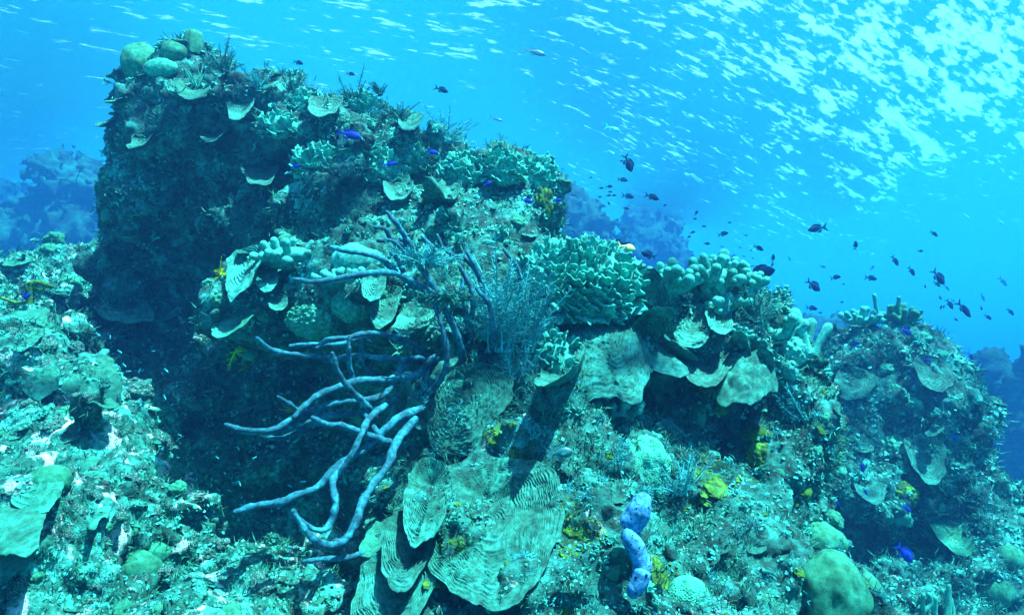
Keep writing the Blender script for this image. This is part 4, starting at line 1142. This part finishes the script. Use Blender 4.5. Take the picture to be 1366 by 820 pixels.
put_plate(1140, 505, 1132, 535, 50, 'textured plate coral on the upper left of the rounded mound', 'plate', d=5.6, out=.12, face=(-.2, -.75, .6), ridges=10, warp=3, ramp=.01, seed=406)
put_plate(1240, 490, 1250, 525, 50, 'textured plate coral on the upper right of the rounded mound', 'plate', d=5.6, out=.12, face=(.1, -.75, .6), ridges=10, warp=3, ramp=.01, seed=407)
put_dome(1345, 745, 20, 18, 'small dome coral low at the right edge', 'boulder', d=4.9, seed=408)
put_dome(1330, 790, 22, 20, 'bigger dome coral below the small one at the right edge', 'boulder', d=4.7, seed=409)

# left slope
put_plate(-12, 700, 10, 770, 84, 'large smooth green plate coral at the lower left corner', 'plate_smooth', d=1.95, out=.05, clear=42, face=(.15, -.6, .8), cup=-.06, ridges=4, ramp=.003, ruffle=.03, seed=501, nr=50)
put_plate(-10, 640, 32, 712, 80, 'green plate coral above the large smooth one at the left edge', 'plate_smooth', d=2.15, out=.05, clear=42, face=(.15, -.6, .8), cup=-.05, ridges=3, ramp=.003, ruffle=.03, seed=502)
put_plate(112, 495, 140, 538, 76, 'dark green lobed plate coral at the brink of the cave', 'plate_smooth', d=3.1, out=.05, clear=42, face=(.2, -.7, .65), arc=125, ridges=3, ramp=.003, ruffle=.07, seed=503, cup=-.04)
put_plate(25, 425, 36, 460, 56, 'round green plate coral high on the rubbly slope', 'plate_smooth', d=3.9, out=.05, clear=42, face=(.1, -.6, .75), ridges=3, ramp=.003, seed=504, cup=-.04)
put_plate(45, 412, 56, 428, 36, 'small green plate coral under the yellow fan', 'plate_smooth', d=4.0, out=.05, clear=42, face=(.1, -.6, .75), ridges=3, ramp=.003, seed=505, cup=-.04)
put_plate(118, 615, 122, 692, 36, 'long tongue of dark green coral beside a white bare patch', 'plate_smooth', d=2.6, out=.05, clear=42, face=(.2, -.8, .5), ridges=2, ramp=.002, seed=506, cup=-.04)
put_plate(50, 500, 62, 528, 46, 'pale plate coral in the middle of the rubbly slope', 'plate_smooth', d=3.3, out=.05, clear=42, face=(.1, -.6, .75), ridges=3, ramp=.003, seed=507, cup=-.04)
put_plate(40, 645, 70, 672, 60, 'netted olive plate coral right of the stacked green plates', 'plate_smooth', d=2.35, out=.05, clear=42, face=(.1, -.7, .7), ridges=4, ramp=.004, seed=508, cup=-.04)
put_dome(65, 640, 28, 20, 'olive dome coral half sunk in white rubble', 'boulder', d=2.5, seed=509, sink=.3)
put_dome(205, 735, 26, 18, 'olive dome coral at the foot of the slope near the cave', 'boulder', d=2.35, seed=510, sink=.3)
put_dome(180, 760, 34, 26, 'green mottled dome coral at the bottom of the slope', 'boulder', d=2.1, seed=511, sink=.4)
put_plate(165, 415, 185, 438, 62, 'dim shelf coral deep on the cave floor', 'plate', d=4.5, out=.2, face=(.2, -.5, .8), ridges=4, seed=512)
put_plate(210, 425, 226, 430, 40, 'dim crest coral deep right on the cave floor', 'plate', d=4.4, out=.1, face=(.2, -.5, .8), ridges=4, seed=513)
def yfan(px, py, d, label):
    s = d / FPX; t = thing('branching_sponge', label, 'sponge', P(px, py, d))
    o = Vector(t.location)
    for pts, r in [([(40, 405), (41, 392), (44, 380), (52, 377), (68, 382)], 4.5), ([(42, 392), (36, 380), (46, 376)], 3.6), ([(40, 400), (24, 404), (4, 398)], 3.2), ([(46, 382), (56, 386), (62, 380)], 3)]:
        pa = [np.array(P(a, b, d) - o) for a, b in pts]
        g = Geo(); g.add(*tube(catmull(pa, 16), [r * s, r * s * .7], 9, .15, 30, px)); link('branch', g.mesh('sponge_branch'), M['yellow'], t)
yfan(40, 405, 3.75, 'yellow branching sponge at the left edge above the green plates')

# ------------------------------------------------------------------ small growth scattered over the rock: every piece a thing of its own
def rock_samples(key, n, seed):
    """random points on the part of a rock that faces the camera inside the frame"""
    me = ROCKS[key].data; r_ = np.random.default_rng(seed)
    nv = len(me.vertices); co = np.empty(nv * 3, np.float32); me.vertices.foreach_get('co', co); co = co.reshape(-1, 3)
    nf = len(me.polygons); fv = np.empty(nf * 4, np.int32); me.loops.foreach_get('vertex_index', fv); fv = fv.reshape(-1, 4)
    no = np.empty(nf * 3, np.float32); me.polygons.foreach_get('normal', no); no = no.reshape(-1, 3)
    c = co[fv].mean(1)
    px, py, d = project_np(c)
    v = c - np.array(CAM); v /= np.linalg.norm(v, axis=1)[:, None]
    ok = ((no * v).sum(1) < .25) & (px > -30) & (px < 1396) & (py > -30) & (py < 850)
    ids = np.nonzero(ok)[0]
    ar = np.empty(nf, np.float32); me.polygons.foreach_get('area', ar)
    w = ar[ids] / d[ids] ** 1.3
    k = r_.choice(ids, n, p=w / w.sum())
    u = r_.random((n, 2, 1)).astype(np.float32)
    q = co[fv[k]]
    p = (q[:, 0] * (1 - u[:, 0]) + q[:, 1] * u[:, 0]) * (1 - u[:, 1]) + (q[:, 3] * (1 - u[:, 0]) + q[:, 2] * u[:, 0]) * u[:, 1]
    return p, no[k]

def merged(parts, name):
    g = Geo()
    for (v, f), loc, q, s in parts:
        v = np.asarray(v) * s
        if q is not None: v = v @ np.array(q.to_matrix()).T
        g.add(v + np.array(loc), f)
    return g.mesh(name)
def small_lettuce(seed):
    r_ = random.Random(seed); ps = []
    for i in range(11):
        a = r_.uniform(0, 6.28); rad = math.sqrt(r_.random()) * .6
        ps.append((blade_geo(r_.uniform(.45, .8), r_.uniform(.4, .75), seed * 13 + i, 7, 5, .07, .45), (math.cos(a) * rad, math.sin(a) * rad, -.12), frame((math.cos(a) * rad * .7, math.sin(a) * rad * .7, .8), (r_.uniform(-1, 1), r_.uniform(-1, 1), 0)), 1))
    return merged(ps, 'small_lettuce_coral')
def small_fingers(seed):
    r_ = random.Random(seed); ps = []
    for i in range(9):
        a = r_.uniform(0, 6.28); rad = math.sqrt(r_.random()) * .7
        g = finger_geo(r_.uniform(.45, .8), r_.uniform(.13, .18), seed * 17 + i, i % 3 == 0)
        v, f = np.concatenate(g.v), np.concatenate(g.f)
        ps.append(((v, f), (math.cos(a) * rad, math.sin(a) * rad, -.05), frame((math.cos(a) * rad * .8, math.sin(a) * rad * .8, .8)), 1))
    return merged(ps, 'small_finger_coral')
PROTO = {
    'lettuce': [small_lettuce(i) for i in range(5)],
    'fingers': [small_fingers(i) for i in range(4)],
    'plate': [plate('small_plate_coral', 1.0, random.uniform(1.1, 1.7), 700 + i, 115, random.choice((5, 7, 9)), .05, random.uniform(-.1, .15), .05, 3, 1.5, .16, 30, 60) for i in range(6)],
    'dome': [boulder('small_dome_coral', 1, 1, .8, 720 + i, 4, .35, (.3, .45, .6, .4)[i % 4], 3.5) for i in range(5)],
    'lump': [boulder('reef_stone', 1, .8, .6, 740 + i, 4, .42, .3, 2.6) for i in range(5)],
    'bush': [bush_mesh('small_algae_bush', 1.0, 760 + i, 20, 12) for i in range(5)],
    'yellow': [boulder('small_sponge_crust', 1, 1, .3, 780 + i, 4, .5, .35, 3) for i in range(3)],
}
NAMES = {'lettuce': ('small_lettuce_coral', 'coral'), 'fingers': ('small_finger_coral', 'coral'), 'plate': ('small_plate_coral', 'coral'),
         'dome': ('small_dome_coral', 'coral'), 'lump': ('reef_stone', 'rock'), 'bush': ('algae_bush', 'seaweed'), 'yellow': ('sponge_crust', 'sponge')}
VAR = {}
def proto(kind, i, m):
    k = (kind, i, m)
    if k not in VAR:
        me = PROTO[kind][i].copy(); me.materials.clear(); me.materials.append(M[m]); VAR[k] = me
    return VAR[k]
HERO = []                                             # keep the big corals clear
for o in list(scene.objects):
    if o.parent is None and o.get('category') in ('coral', 'sponge', 'soft coral') and o.type in ('MESH', 'EMPTY'):
        x, y, d = project(o.location); HERO.append((x, y))
TAKEN = []
def scatter(kind, key, n, px_size, label, group, m, seed, region=None, up=.5, min_up=-2, sink=.1, gap=.8):
    r_ = random.Random(seed)
    P_, N_ = rock_samples(key, n * 14, seed)
    X, Y, D = project_np(P_)
    k = 0
    nm, cat = NAMES[kind]
    for p, nn, x, y, d in zip(P_, N_, X, Y, D):
        if k >= n: break
        if nn[2] < min_up or x < -10 or x > 1376 or y < 0 or y > 830: continue
        if region and not region(x, y): continue
        s = r_.uniform(*px_size)
        if any(abs(x - a) < gap * (s + b) and abs(y - c) < gap * (s + b) for a, c, b in TAKEN): continue
        if any(abs(x - a) < 12 and abs(y - c) < 12 for a, c in HERO): continue
        v = Vector(p.tolist())
        if not seen(v, .03): continue
        nv = Vector(nn.tolist())
        R = s * d / FPX
        if kind == 'plate':
            outw = Vector((nv.x, min(nv.y, .0) - .25, 0)).normalized()
            z = (Vector((0, 0, 1)) + nv * .55 + Vector((r_.uniform(-.25, .25), -.15, 0))).normalized()
            x_ = outw + Vector((r_.uniform(-.6, .6), 0, r_.uniform(-.35, .1)))
            q = frame(z, x_); v = v - nv * R * .25; sc = R * 1.3
        else:
            z = (nv + Vector((0, 0, up))).normalized()
            q = frame(z, (r_.uniform(-1, 1), r_.uniform(-1, 1), .1)); sc = R * r_.uniform(.85, 1.15); v = v - nv * R * sink
        o = link(nm, proto(kind, r_.randrange(len(PROTO[kind])), m), None, None, v, q, sc)
        tag(o, label, cat, group)
        TAKEN.append((x, y, s * .8)); k += 1
S = scatter
top = lambda x, y: y < 310
cave = lambda x, y: (x < 340 and y > 170) or (y > 300 and x < 420)
crest = lambda x, y: 840 < x < 1090 and y < 530
S('fingers', 'central', 34, (9, 14), 'stubby finger coral packed along the right crest of the near mound', 'finger corals on the right crest', 'finger', 51, crest, min_up=-.2, gap=.5)
S('plate', 'central', 36, (10, 17), 'small ridged plate coral layered below the right crest of the near mound', 'plate corals under the right crest', 'plate_pale', 52, crest, min_up=-.7, gap=.5)
S('lettuce', 'tall', 150, (5, 11), 'one of the small ruffled lettuce corals crowding the sunlit face of the tall outcrop', 'small lettuce corals on the tall outcrop', 'lettuce', 1, lambda x, y: x > 290 and y < 340 and not cave(x, y), min_up=-.3, gap=.6)
S('plate', 'tall', 60, (6, 13), 'one of the small shelf corals stepping down the tall outcrop', 'small plate corals on the tall outcrop', 'plate', 2, min_up=-.5, gap=.6)
S('fingers', 'tall', 80, (5, 10), 'one of the small knobbly finger corals on the tall outcrop', 'small finger corals on the tall outcrop', 'finger', 3, lambda x, y: not cave(x, y), min_up=0, gap=.6)
S('dome', 'tall', 24, (6, 12), 'one of the small dome corals studding the tall outcrop', 'small dome corals on the tall outcrop', 'star', 4, min_up=-.5, sink=.3, gap=.6)
S('bush', 'tall', 90, (8, 18), 'one of the dark fuzzy algae bushes along the tall outcrop', 'algae bushes on the tall outcrop', 'bush', 5, lambda x, y: x > 150, min_up=-.6, gap=.5)
S('lump', 'tall', 40, (10, 24), 'one of the dim encrusted stones in the shaded cave of the tall outcrop', 'stones in the cave', 'rock', 6, cave, min_up=-.6, sink=.2)
S('plate', 'central', 34, (8, 17), 'one of the small shelf corals on the face of the near mound', 'small plate corals on the near mound', 'plate', 11, lambda x, y: not crest(x, y), min_up=-.5, gap=.6)
S('lettuce', 'central', 80, (7, 13), 'one of the small ruffled lettuce corals on the face of the near mound', 'small lettuce corals on the near mound', 'lettuce', 12, lambda x, y: not crest(x, y), min_up=-.3, gap=.6)
S('dome', 'central', 14, (7, 14), 'one of the small dome corals on the face of the near mound', 'small dome corals on the near mound', 'star', 13, min_up=-.5, sink=.3, gap=.6)
S('bush', 'central', 90, (10, 26), 'one of the fuzzy algae bushes on the face of the near mound', 'algae bushes on the near mound', 'hydroid', 14, min_up=-.7, gap=.45)
S('fingers', 'central', 50, (6, 11), 'one of the small finger corals on the face of the near mound', 'small finger corals on the near mound', 'finger', 15, lambda x, y: not crest(x, y), min_up=0, gap=.6)
S('yellow', 'central', 26, (4, 9), 'one of the little yellow sponge specks on the shaded near mound', 'yellow sponge specks on the near mound', 'yellow', 16, lambda x, y: y > 520, min_up=-.7, gap=.5)
S('plate', 'right', 26, (7, 13), 'one of the small shelf corals on the rounded mound', 'small plate corals on the rounded mound', 'plate', 21, min_up=-.5, gap=.6)
S('dome', 'right', 16, (6, 12), 'one of the small dome corals on the rounded mound', 'small dome corals on the rounded mound', 'star', 22, min_up=-.5, sink=.3, gap=.6)
S('lettuce', 'right', 70, (5, 10), 'one of the small ruffled lettuce corals on the rounded mound', 'small lettuce corals on the rounded mound', 'lettuce', 23, min_up=-.3, gap=.6)
S('bush', 'right', 56, (8, 16), 'one of the fuzzy algae bushes on the rounded mound', 'algae bushes on the rounded mound', 'bush', 24, min_up=-.6, gap=.5)
S('plate', 'left', 30, (9, 20), 'one of the small green shelf corals on the rubbly slope', 'small plate corals on the rubbly slope', 'plate_smooth', 31, min_up=-.3, gap=.6)
S('lump', 'left', 90, (5, 15), 'one of the encrusted loose stones on the rubbly slope', 'stones on the rubbly slope', 'rubble', 32, min_up=-.3, sink=.25, gap=.55)
S('dome', 'left', 16, (7, 13), 'one of the small dome corals on the rubbly slope', 'small dome corals on the rubbly slope', 'boulder', 33, min_up=-.3, sink=.3, gap=.6)
S('lettuce', 'left', 60, (6, 11), 'one of the small ruffled lettuce corals on the rubbly slope', 'small lettuce corals on the rubbly slope', 'lettuce', 34, min_up=-.2, gap=.6)
S('bush', 'left', 60, (8, 18), 'one of the fuzzy algae bushes on the rubbly slope', 'algae bushes on the rubbly slope', 'bush', 35, min_up=-.4, gap=.5)

# turf and flakes that nobody could count: stuff
def turf(name, key, n, px_len, m, seed, per=5, wid=.16, curl=.8, freq=5.0, th=-.15):
    p, no = rock_samples(key, n, seed)
    r_ = np.random.default_rng(seed + 1)
    keep = fbm(p * freq, 3, seed) + r_.normal(size=n) * .18 > th
    p, no = p[keep], no[keep]
    _, _, d = project_np(p)
    p = np.repeat(p, per, 0); no = np.repeat(no, per, 0); d = np.repeat(d, per)
    k = len(p)
    L = r_.uniform(*px_len, k) * d / FPX
    p = p + r_.normal(size=(k, 3)) * (L * .35)[:, None]
    dirs = no + r_.normal(size=(k, 3)) * .6 + np.array([0, 0, .25])
    g = Geo(); strips(g, p, dirs, L, L * wid, seed + 2, 2, curl)
    o = link(name, g.mesh(name), M[m]); o['kind'] = 'stuff'; return o
def flakes(name, key, n, px_r, m, seed, freq=6.0, th=0.0, spots=None):
    p, no = rock_samples(key, n, seed)
    if spots:
        x, y, _ = project_np(p); f = np.zeros(n, bool)
        for a, b, r in spots: f |= (x - a) ** 2 + (y - b) ** 2 < (r * (1 + .5 * fbm(p * 14, 2, 5))) ** 2
        p, no = p[f], no[f]; n = len(p)
    r_ = np.random.default_rng(seed + 1)
    keep = fbm(p * freq, 3, seed) + r_.normal(size=n) * .2 > th
    p, no = p[keep], no[keep]; k = len(p)
    _, _, d = project_np(p)
    R = r_.uniform(*px_r, k) ** 1.0 * d / FPX
    z = no + r_.normal(size=(k, 3)) * .55 + np.array([0, 0, .3]); z /= np.linalg.norm(z, axis=1)[:, None]
    x = np.cross(z, r_.normal(size=(k, 3))); x /= np.linalg.norm(x, axis=1)[:, None]; y = np.cross(z, x)
    c = p + no * (R * .3)[:, None]
    a = np.linspace(0, 2 * np.pi, 6, endpoint=False)
    ring = c[:, None] + R[:, None, None] * (np.cos(a)[None, :, None] * x[:, None] + np.sin(a)[None, :, None] * y[:, None] * .8) * r_.uniform(.65, 1.2, (k, 6, 1)) - z[:, None] * (R * .35)[:, None, None]
    V = np.concatenate([(c + z * (R * .1)[:, None])[:, None], ring], 1).reshape(-1, 3)
    o_ = np.arange(k)[:, None] * 7
    F = np.concatenate([o_ + np.array([[0, 1 + 2 * j, 2 + 2 * j, 1 + (2 + 2 * j) % 6]]) for j in range(3)])
    g = Geo(); g.add(V, F)
    o = link(name, g.mesh(name), M[m]); o['kind'] = 'stuff'; return o
for key, nt_, nf_, sd in (('tall', 7500, 34000, 900), ('central', 12000, 17000, 910), ('right', 4500, 15000, 920), ('left', 5000, 21000, 930)):
    turf('algae_turf', key, nt_, (5, 12), 'turf', sd)
    flakes('encrusting_growth', key, nf_, (1.0, 4.2), 'crumb', sd + 5, freq=3.2, th=.02)
flakes('encrusting_sponge_crumbs', 'central', 40000, (1.5, 4.0), 'yellow', 977, th=-.05, spots=[(948, 650, 46), (1000, 585, 30), (692, 608, 28), (775, 705, 32), (880, 768, 32), (614, 728, 20), (660, 575, 18), (958, 548, 28), (1010, 612, 26), (920, 520, 16)])

# ------------------------------------------------------------------ fish
F_ = fish
blue = 'fishblue'
F_(1015, 364, 4.2, 40, 12, 'largest dark fish hovering at the skyline of the near mound', deep=.40)
F_(1090, 305, 6, 26, 190, 'dark fish with forked tail swimming left alone in open water')
F_(838, 218, 5, 25, 290, 'dark fish diving steeply above the small school', deep=.42)
F_(1085, 381, 5.5, 22, 320, 'dark fish angled nose down above the rounded mound', deep=.46)
F_(1252, 370, 6, 24, 305, 'stout dark fish nose down with a smaller fish under its belly', deep=.42)
F_(1286, 413, 5.5, 27, 308, 'longest slim dark fish nose down at the right', deep=.28)
F_(589, 120, 5, 19, 340, 'lone dark fish above the crest of the tall outcrop')
F_(468, 99, 6, 12, 350, 'small dark fish nearest above the right peak bush')
F_(398, 84, 6, 14, 345, 'small dark fish over the upper left skyline')
F_(870, 263, 6, 20, 340, 'dark fish just right of the small school', deep=.34)
F_(865, 340, 4, 21, 160, 'dark fish right of the two coloured one', deep=.40)
F_(824, 323, 4.1, 17, 345, 'dark blue fish touching the tail of the two coloured one')
F_(846, 343, 4.1, 14, 160, 'small dark blue fish under the two coloured one', blue)
F_(836, 330, 4.0, 24, 345, 'two coloured fish, white and yellow behind a dark back, over the lettuce dome', {k: M[v] for k, v in dict(body='fishyellow', tail_fin='fishyellow', dorsal_fin='fish', anal_fin='fishyellow', pectoral_fin='fishyellow').items()}, deep=.44)
F_(713, 70, 13, 33, 345, 'pale slender fish with a lyre tail just under the water surface', 'fishgrey', deep=.24)
F_(662, 159, 20, 20, 340, 'very faint slender fish in the haze above the end knob', 'fishgrey', deep=.2)
F_(818, 172, 18, 22, 340, 'faint silvery slender fish below the surface glitter', 'fishpale', deep=.24)
F_(466, 180, 3.4, 34, 345, 'bright blue fish with its nose to the right on the upper slope', blue, deep=.34)
F_(521, 219, 3.3, 20, 10, 'blue fish over the wide lettuce clump', blue, deep=.28)
F_(576, 203, 3.3, 16, 350, 'blue fish at the crest notch', blue, deep=.40)
F_(703, 268, 3.1, 17, 345, 'blue fish in front of the end knob hollow', blue, deep=.34)
F_(744, 267, 3.2, 12, 5, 'dark blue fish at the outer edge of the end knob', blue)
F_(651, 245, 3.2, 13, 20, 'small blue fish left of the end knob', blue)
F_(395, 222, 3.5, 16, 10, 'small blue fish above the long jutting plate', blue, deep=.3)
F_(35, 396, 3.5, 16, 40, 'blue fish beside the yellow branching sponge', blue)
F_(107, 437, 4, 13, 300, 'blue fish at the cave mouth beside the rubbly slope', blue)
F_(109, 469, 4, 10, 290, 'tiny blue fish lower in the cave mouth', blue)
F_(1208, 442, 5, 18, 330, 'dark blue fish before the top of the rounded mound', blue, deep=.42)
F_(1142, 458, 5, 11, 0, 'small blue fish at the left shoulder of the rounded mound', blue)
F_(1237, 480, 5, 11, 340, 'small blue fish on the upper face of the rounded mound', blue)
F_(1207, 738, 4, 30, 310, 'largest bright blue fish inside the hollow of the rounded mound', blue, deep=.44)
F_(1102, 600, 4.6, 12, 280, 'blue fish upright at the left of the rounded mound', blue)
F_(1150, 622, 4.6, 16, 280, 'blue fish upright above the hollow roof', blue)
F_(1154, 655, 4.6, 10, 300, 'small blue fish on the pale lip over the hollow', blue)
F_(1117, 671, 4.4, 11, 290, 'small blue fish left of the hollow entrance', blue)
F_(1210, 678, 4.5, 15, 320, 'blue fish under the yellowish spiky dome', blue)
F_(1273, 583, 5, 12, 300, 'blue fish at the right rim of the rounded mound', blue)
F_(1176, 790, 3.6, 9, 270, 'small blue fish below the hollow near the bottom', blue)
F_(748, 604, 1.95, 36, 5, 'grey oval fish resting before the furry plume of the near mound', 'fishgrey', deep=.40)
F_(1295, 475, 7, 12, 300, 'small dark fish beside the outcrop at the right edge')
near_school = [(829, 215, 5, 0), (653, 209, 13, 10), (666, 207, 7, 350), (645, 215, 8, 350), (682, 211, 7, 345), (694, 210, 11, 350), (736, 211, 5, 330), (741, 208, 3, 50), (788, 237, 4, 10),
    (802, 251, 6, 0), (813, 249, 8, 5), (812, 261, 6, 0), (819, 261, 6, 5), (800, 263, 5, 10), (814, 256, 5, 0), (831, 240, 12, 352), (838, 262, 14, 350), (887, 274, 5, 30), (812, 271, 5, 290), (835, 278, 8, 350)]
for x, y, l, a in near_school:
    F_(x, y, 6.5, l * 1.15, a, 'tiny dark fish of the little school right of the tall outcrop', group='small school by the tall outcrop', parts=False, name='small_fish')
mid = [(929, 284, 7, 50), (927, 292, 5, 0), (939, 302, 6, 350), (924, 310, 7, 15), (919, 316, 6, 20), (943, 325, 8, 355), (965, 312, 13, 15), (1012, 331, 13, 335), (973, 297, 5, 0), (979, 342, 8, 0),
    (1002, 334, 4, 0), (1031, 344, 10, 80), (1030, 353, 6, 70), (1115, 370, 13, 12), (1125, 379, 4, 0), (1141, 327, 12, 80), (1083, 411, 14, 352), (1094, 417, 5, 0), (1123, 403, 5, 0), (1149, 411, 5, 60), (1162, 371, 15, 350), (1033, 399, 10, 50), (1022, 402, 7, 40)]
for x, y, l, a in mid:
    F_(x, y, 7, l * 1.1, a, 'small dark fish loosely scattered in open water left of the rounded mound', group='loose school between the mounds', parts=False, name='small_fish')
right = [(1194, 348, 14, 300), (1216, 362, 13, 300), (1228, 335, 7, 0), (1246, 312, 11, 325), (1234, 382, 5, 280), (1250, 379, 10, 325), (1267, 406, 14, 300), (1254, 397, 6, 300), (1255, 410, 6, 70), (1259, 409, 5, 60), (1275, 426, 6, 320),
    (1318, 423, 10, 325), (1348, 416, 11, 315), (1309, 411, 6, 280)]
for x, y, l, a in right:
    F_(x, y, 7.5, l * 1.1, a, 'small dark nose-down fish in the school above the rounded mound', group='school above the rounded mound', parts=False, name='small_fish')
hazy = [(995, 314, 6, 340), (963, 329, 5, 340), (987, 330, 5, 330), (992, 342, 5, 330), (1004, 344, 5, 330), (1098, 356, 8, 350), (1164, 357, 8, 40), (1263, 384, 9, 310), (1338, 376, 14, 310), (1311, 397, 10, 290), (1053, 345, 6, 300), (1271, 401, 6, 320)]
for x, y, l, a in hazy:
    F_(x, y, 26, l * 1.1, a, 'faint bluish fish far off in the haze', group='faint far fish', parts=False, name='small_fish', deep=.3)
for x, y, l, a in [(1290, 289, 11, 310), (1335, 296, 12, 310), (1164, 339, 6, 20)]:
    F_(x, y, 10, l, a, 'one of the pale slender fish flashing white below the surface at the right', 'fishpale', 'pale fish at the right', parts=False, name='small_fish', deep=.25)
sl = [(131, 446), (132, 471), (160, 469), (154, 488), (166, 487), (172, 495), (186, 494), (222, 494), (167, 516), (187, 535), (220, 530), (205, 468), (147, 449), (225, 662), (277, 657), (295, 660), (306, 654), (294, 677), (275, 690), (260, 712), (320, 645), (300, 631), (372, 614), (318, 598), (387, 648), (405, 642), (340, 610), (290, 610), (240, 580), (262, 640)]
for i, (x, y) in enumerate(sl):
    F_(x, y, 2.9 if x > 215 else 3.4, random.uniform(5, 8), random.choice((20, 70, 320, 300, 340, 350, 80)) + random.uniform(-15, 15), 'tiny pale fry drifting in the dark cave', 'fishpale', 'fry in the cave', parts=False, name='small_fish', deep=.2)
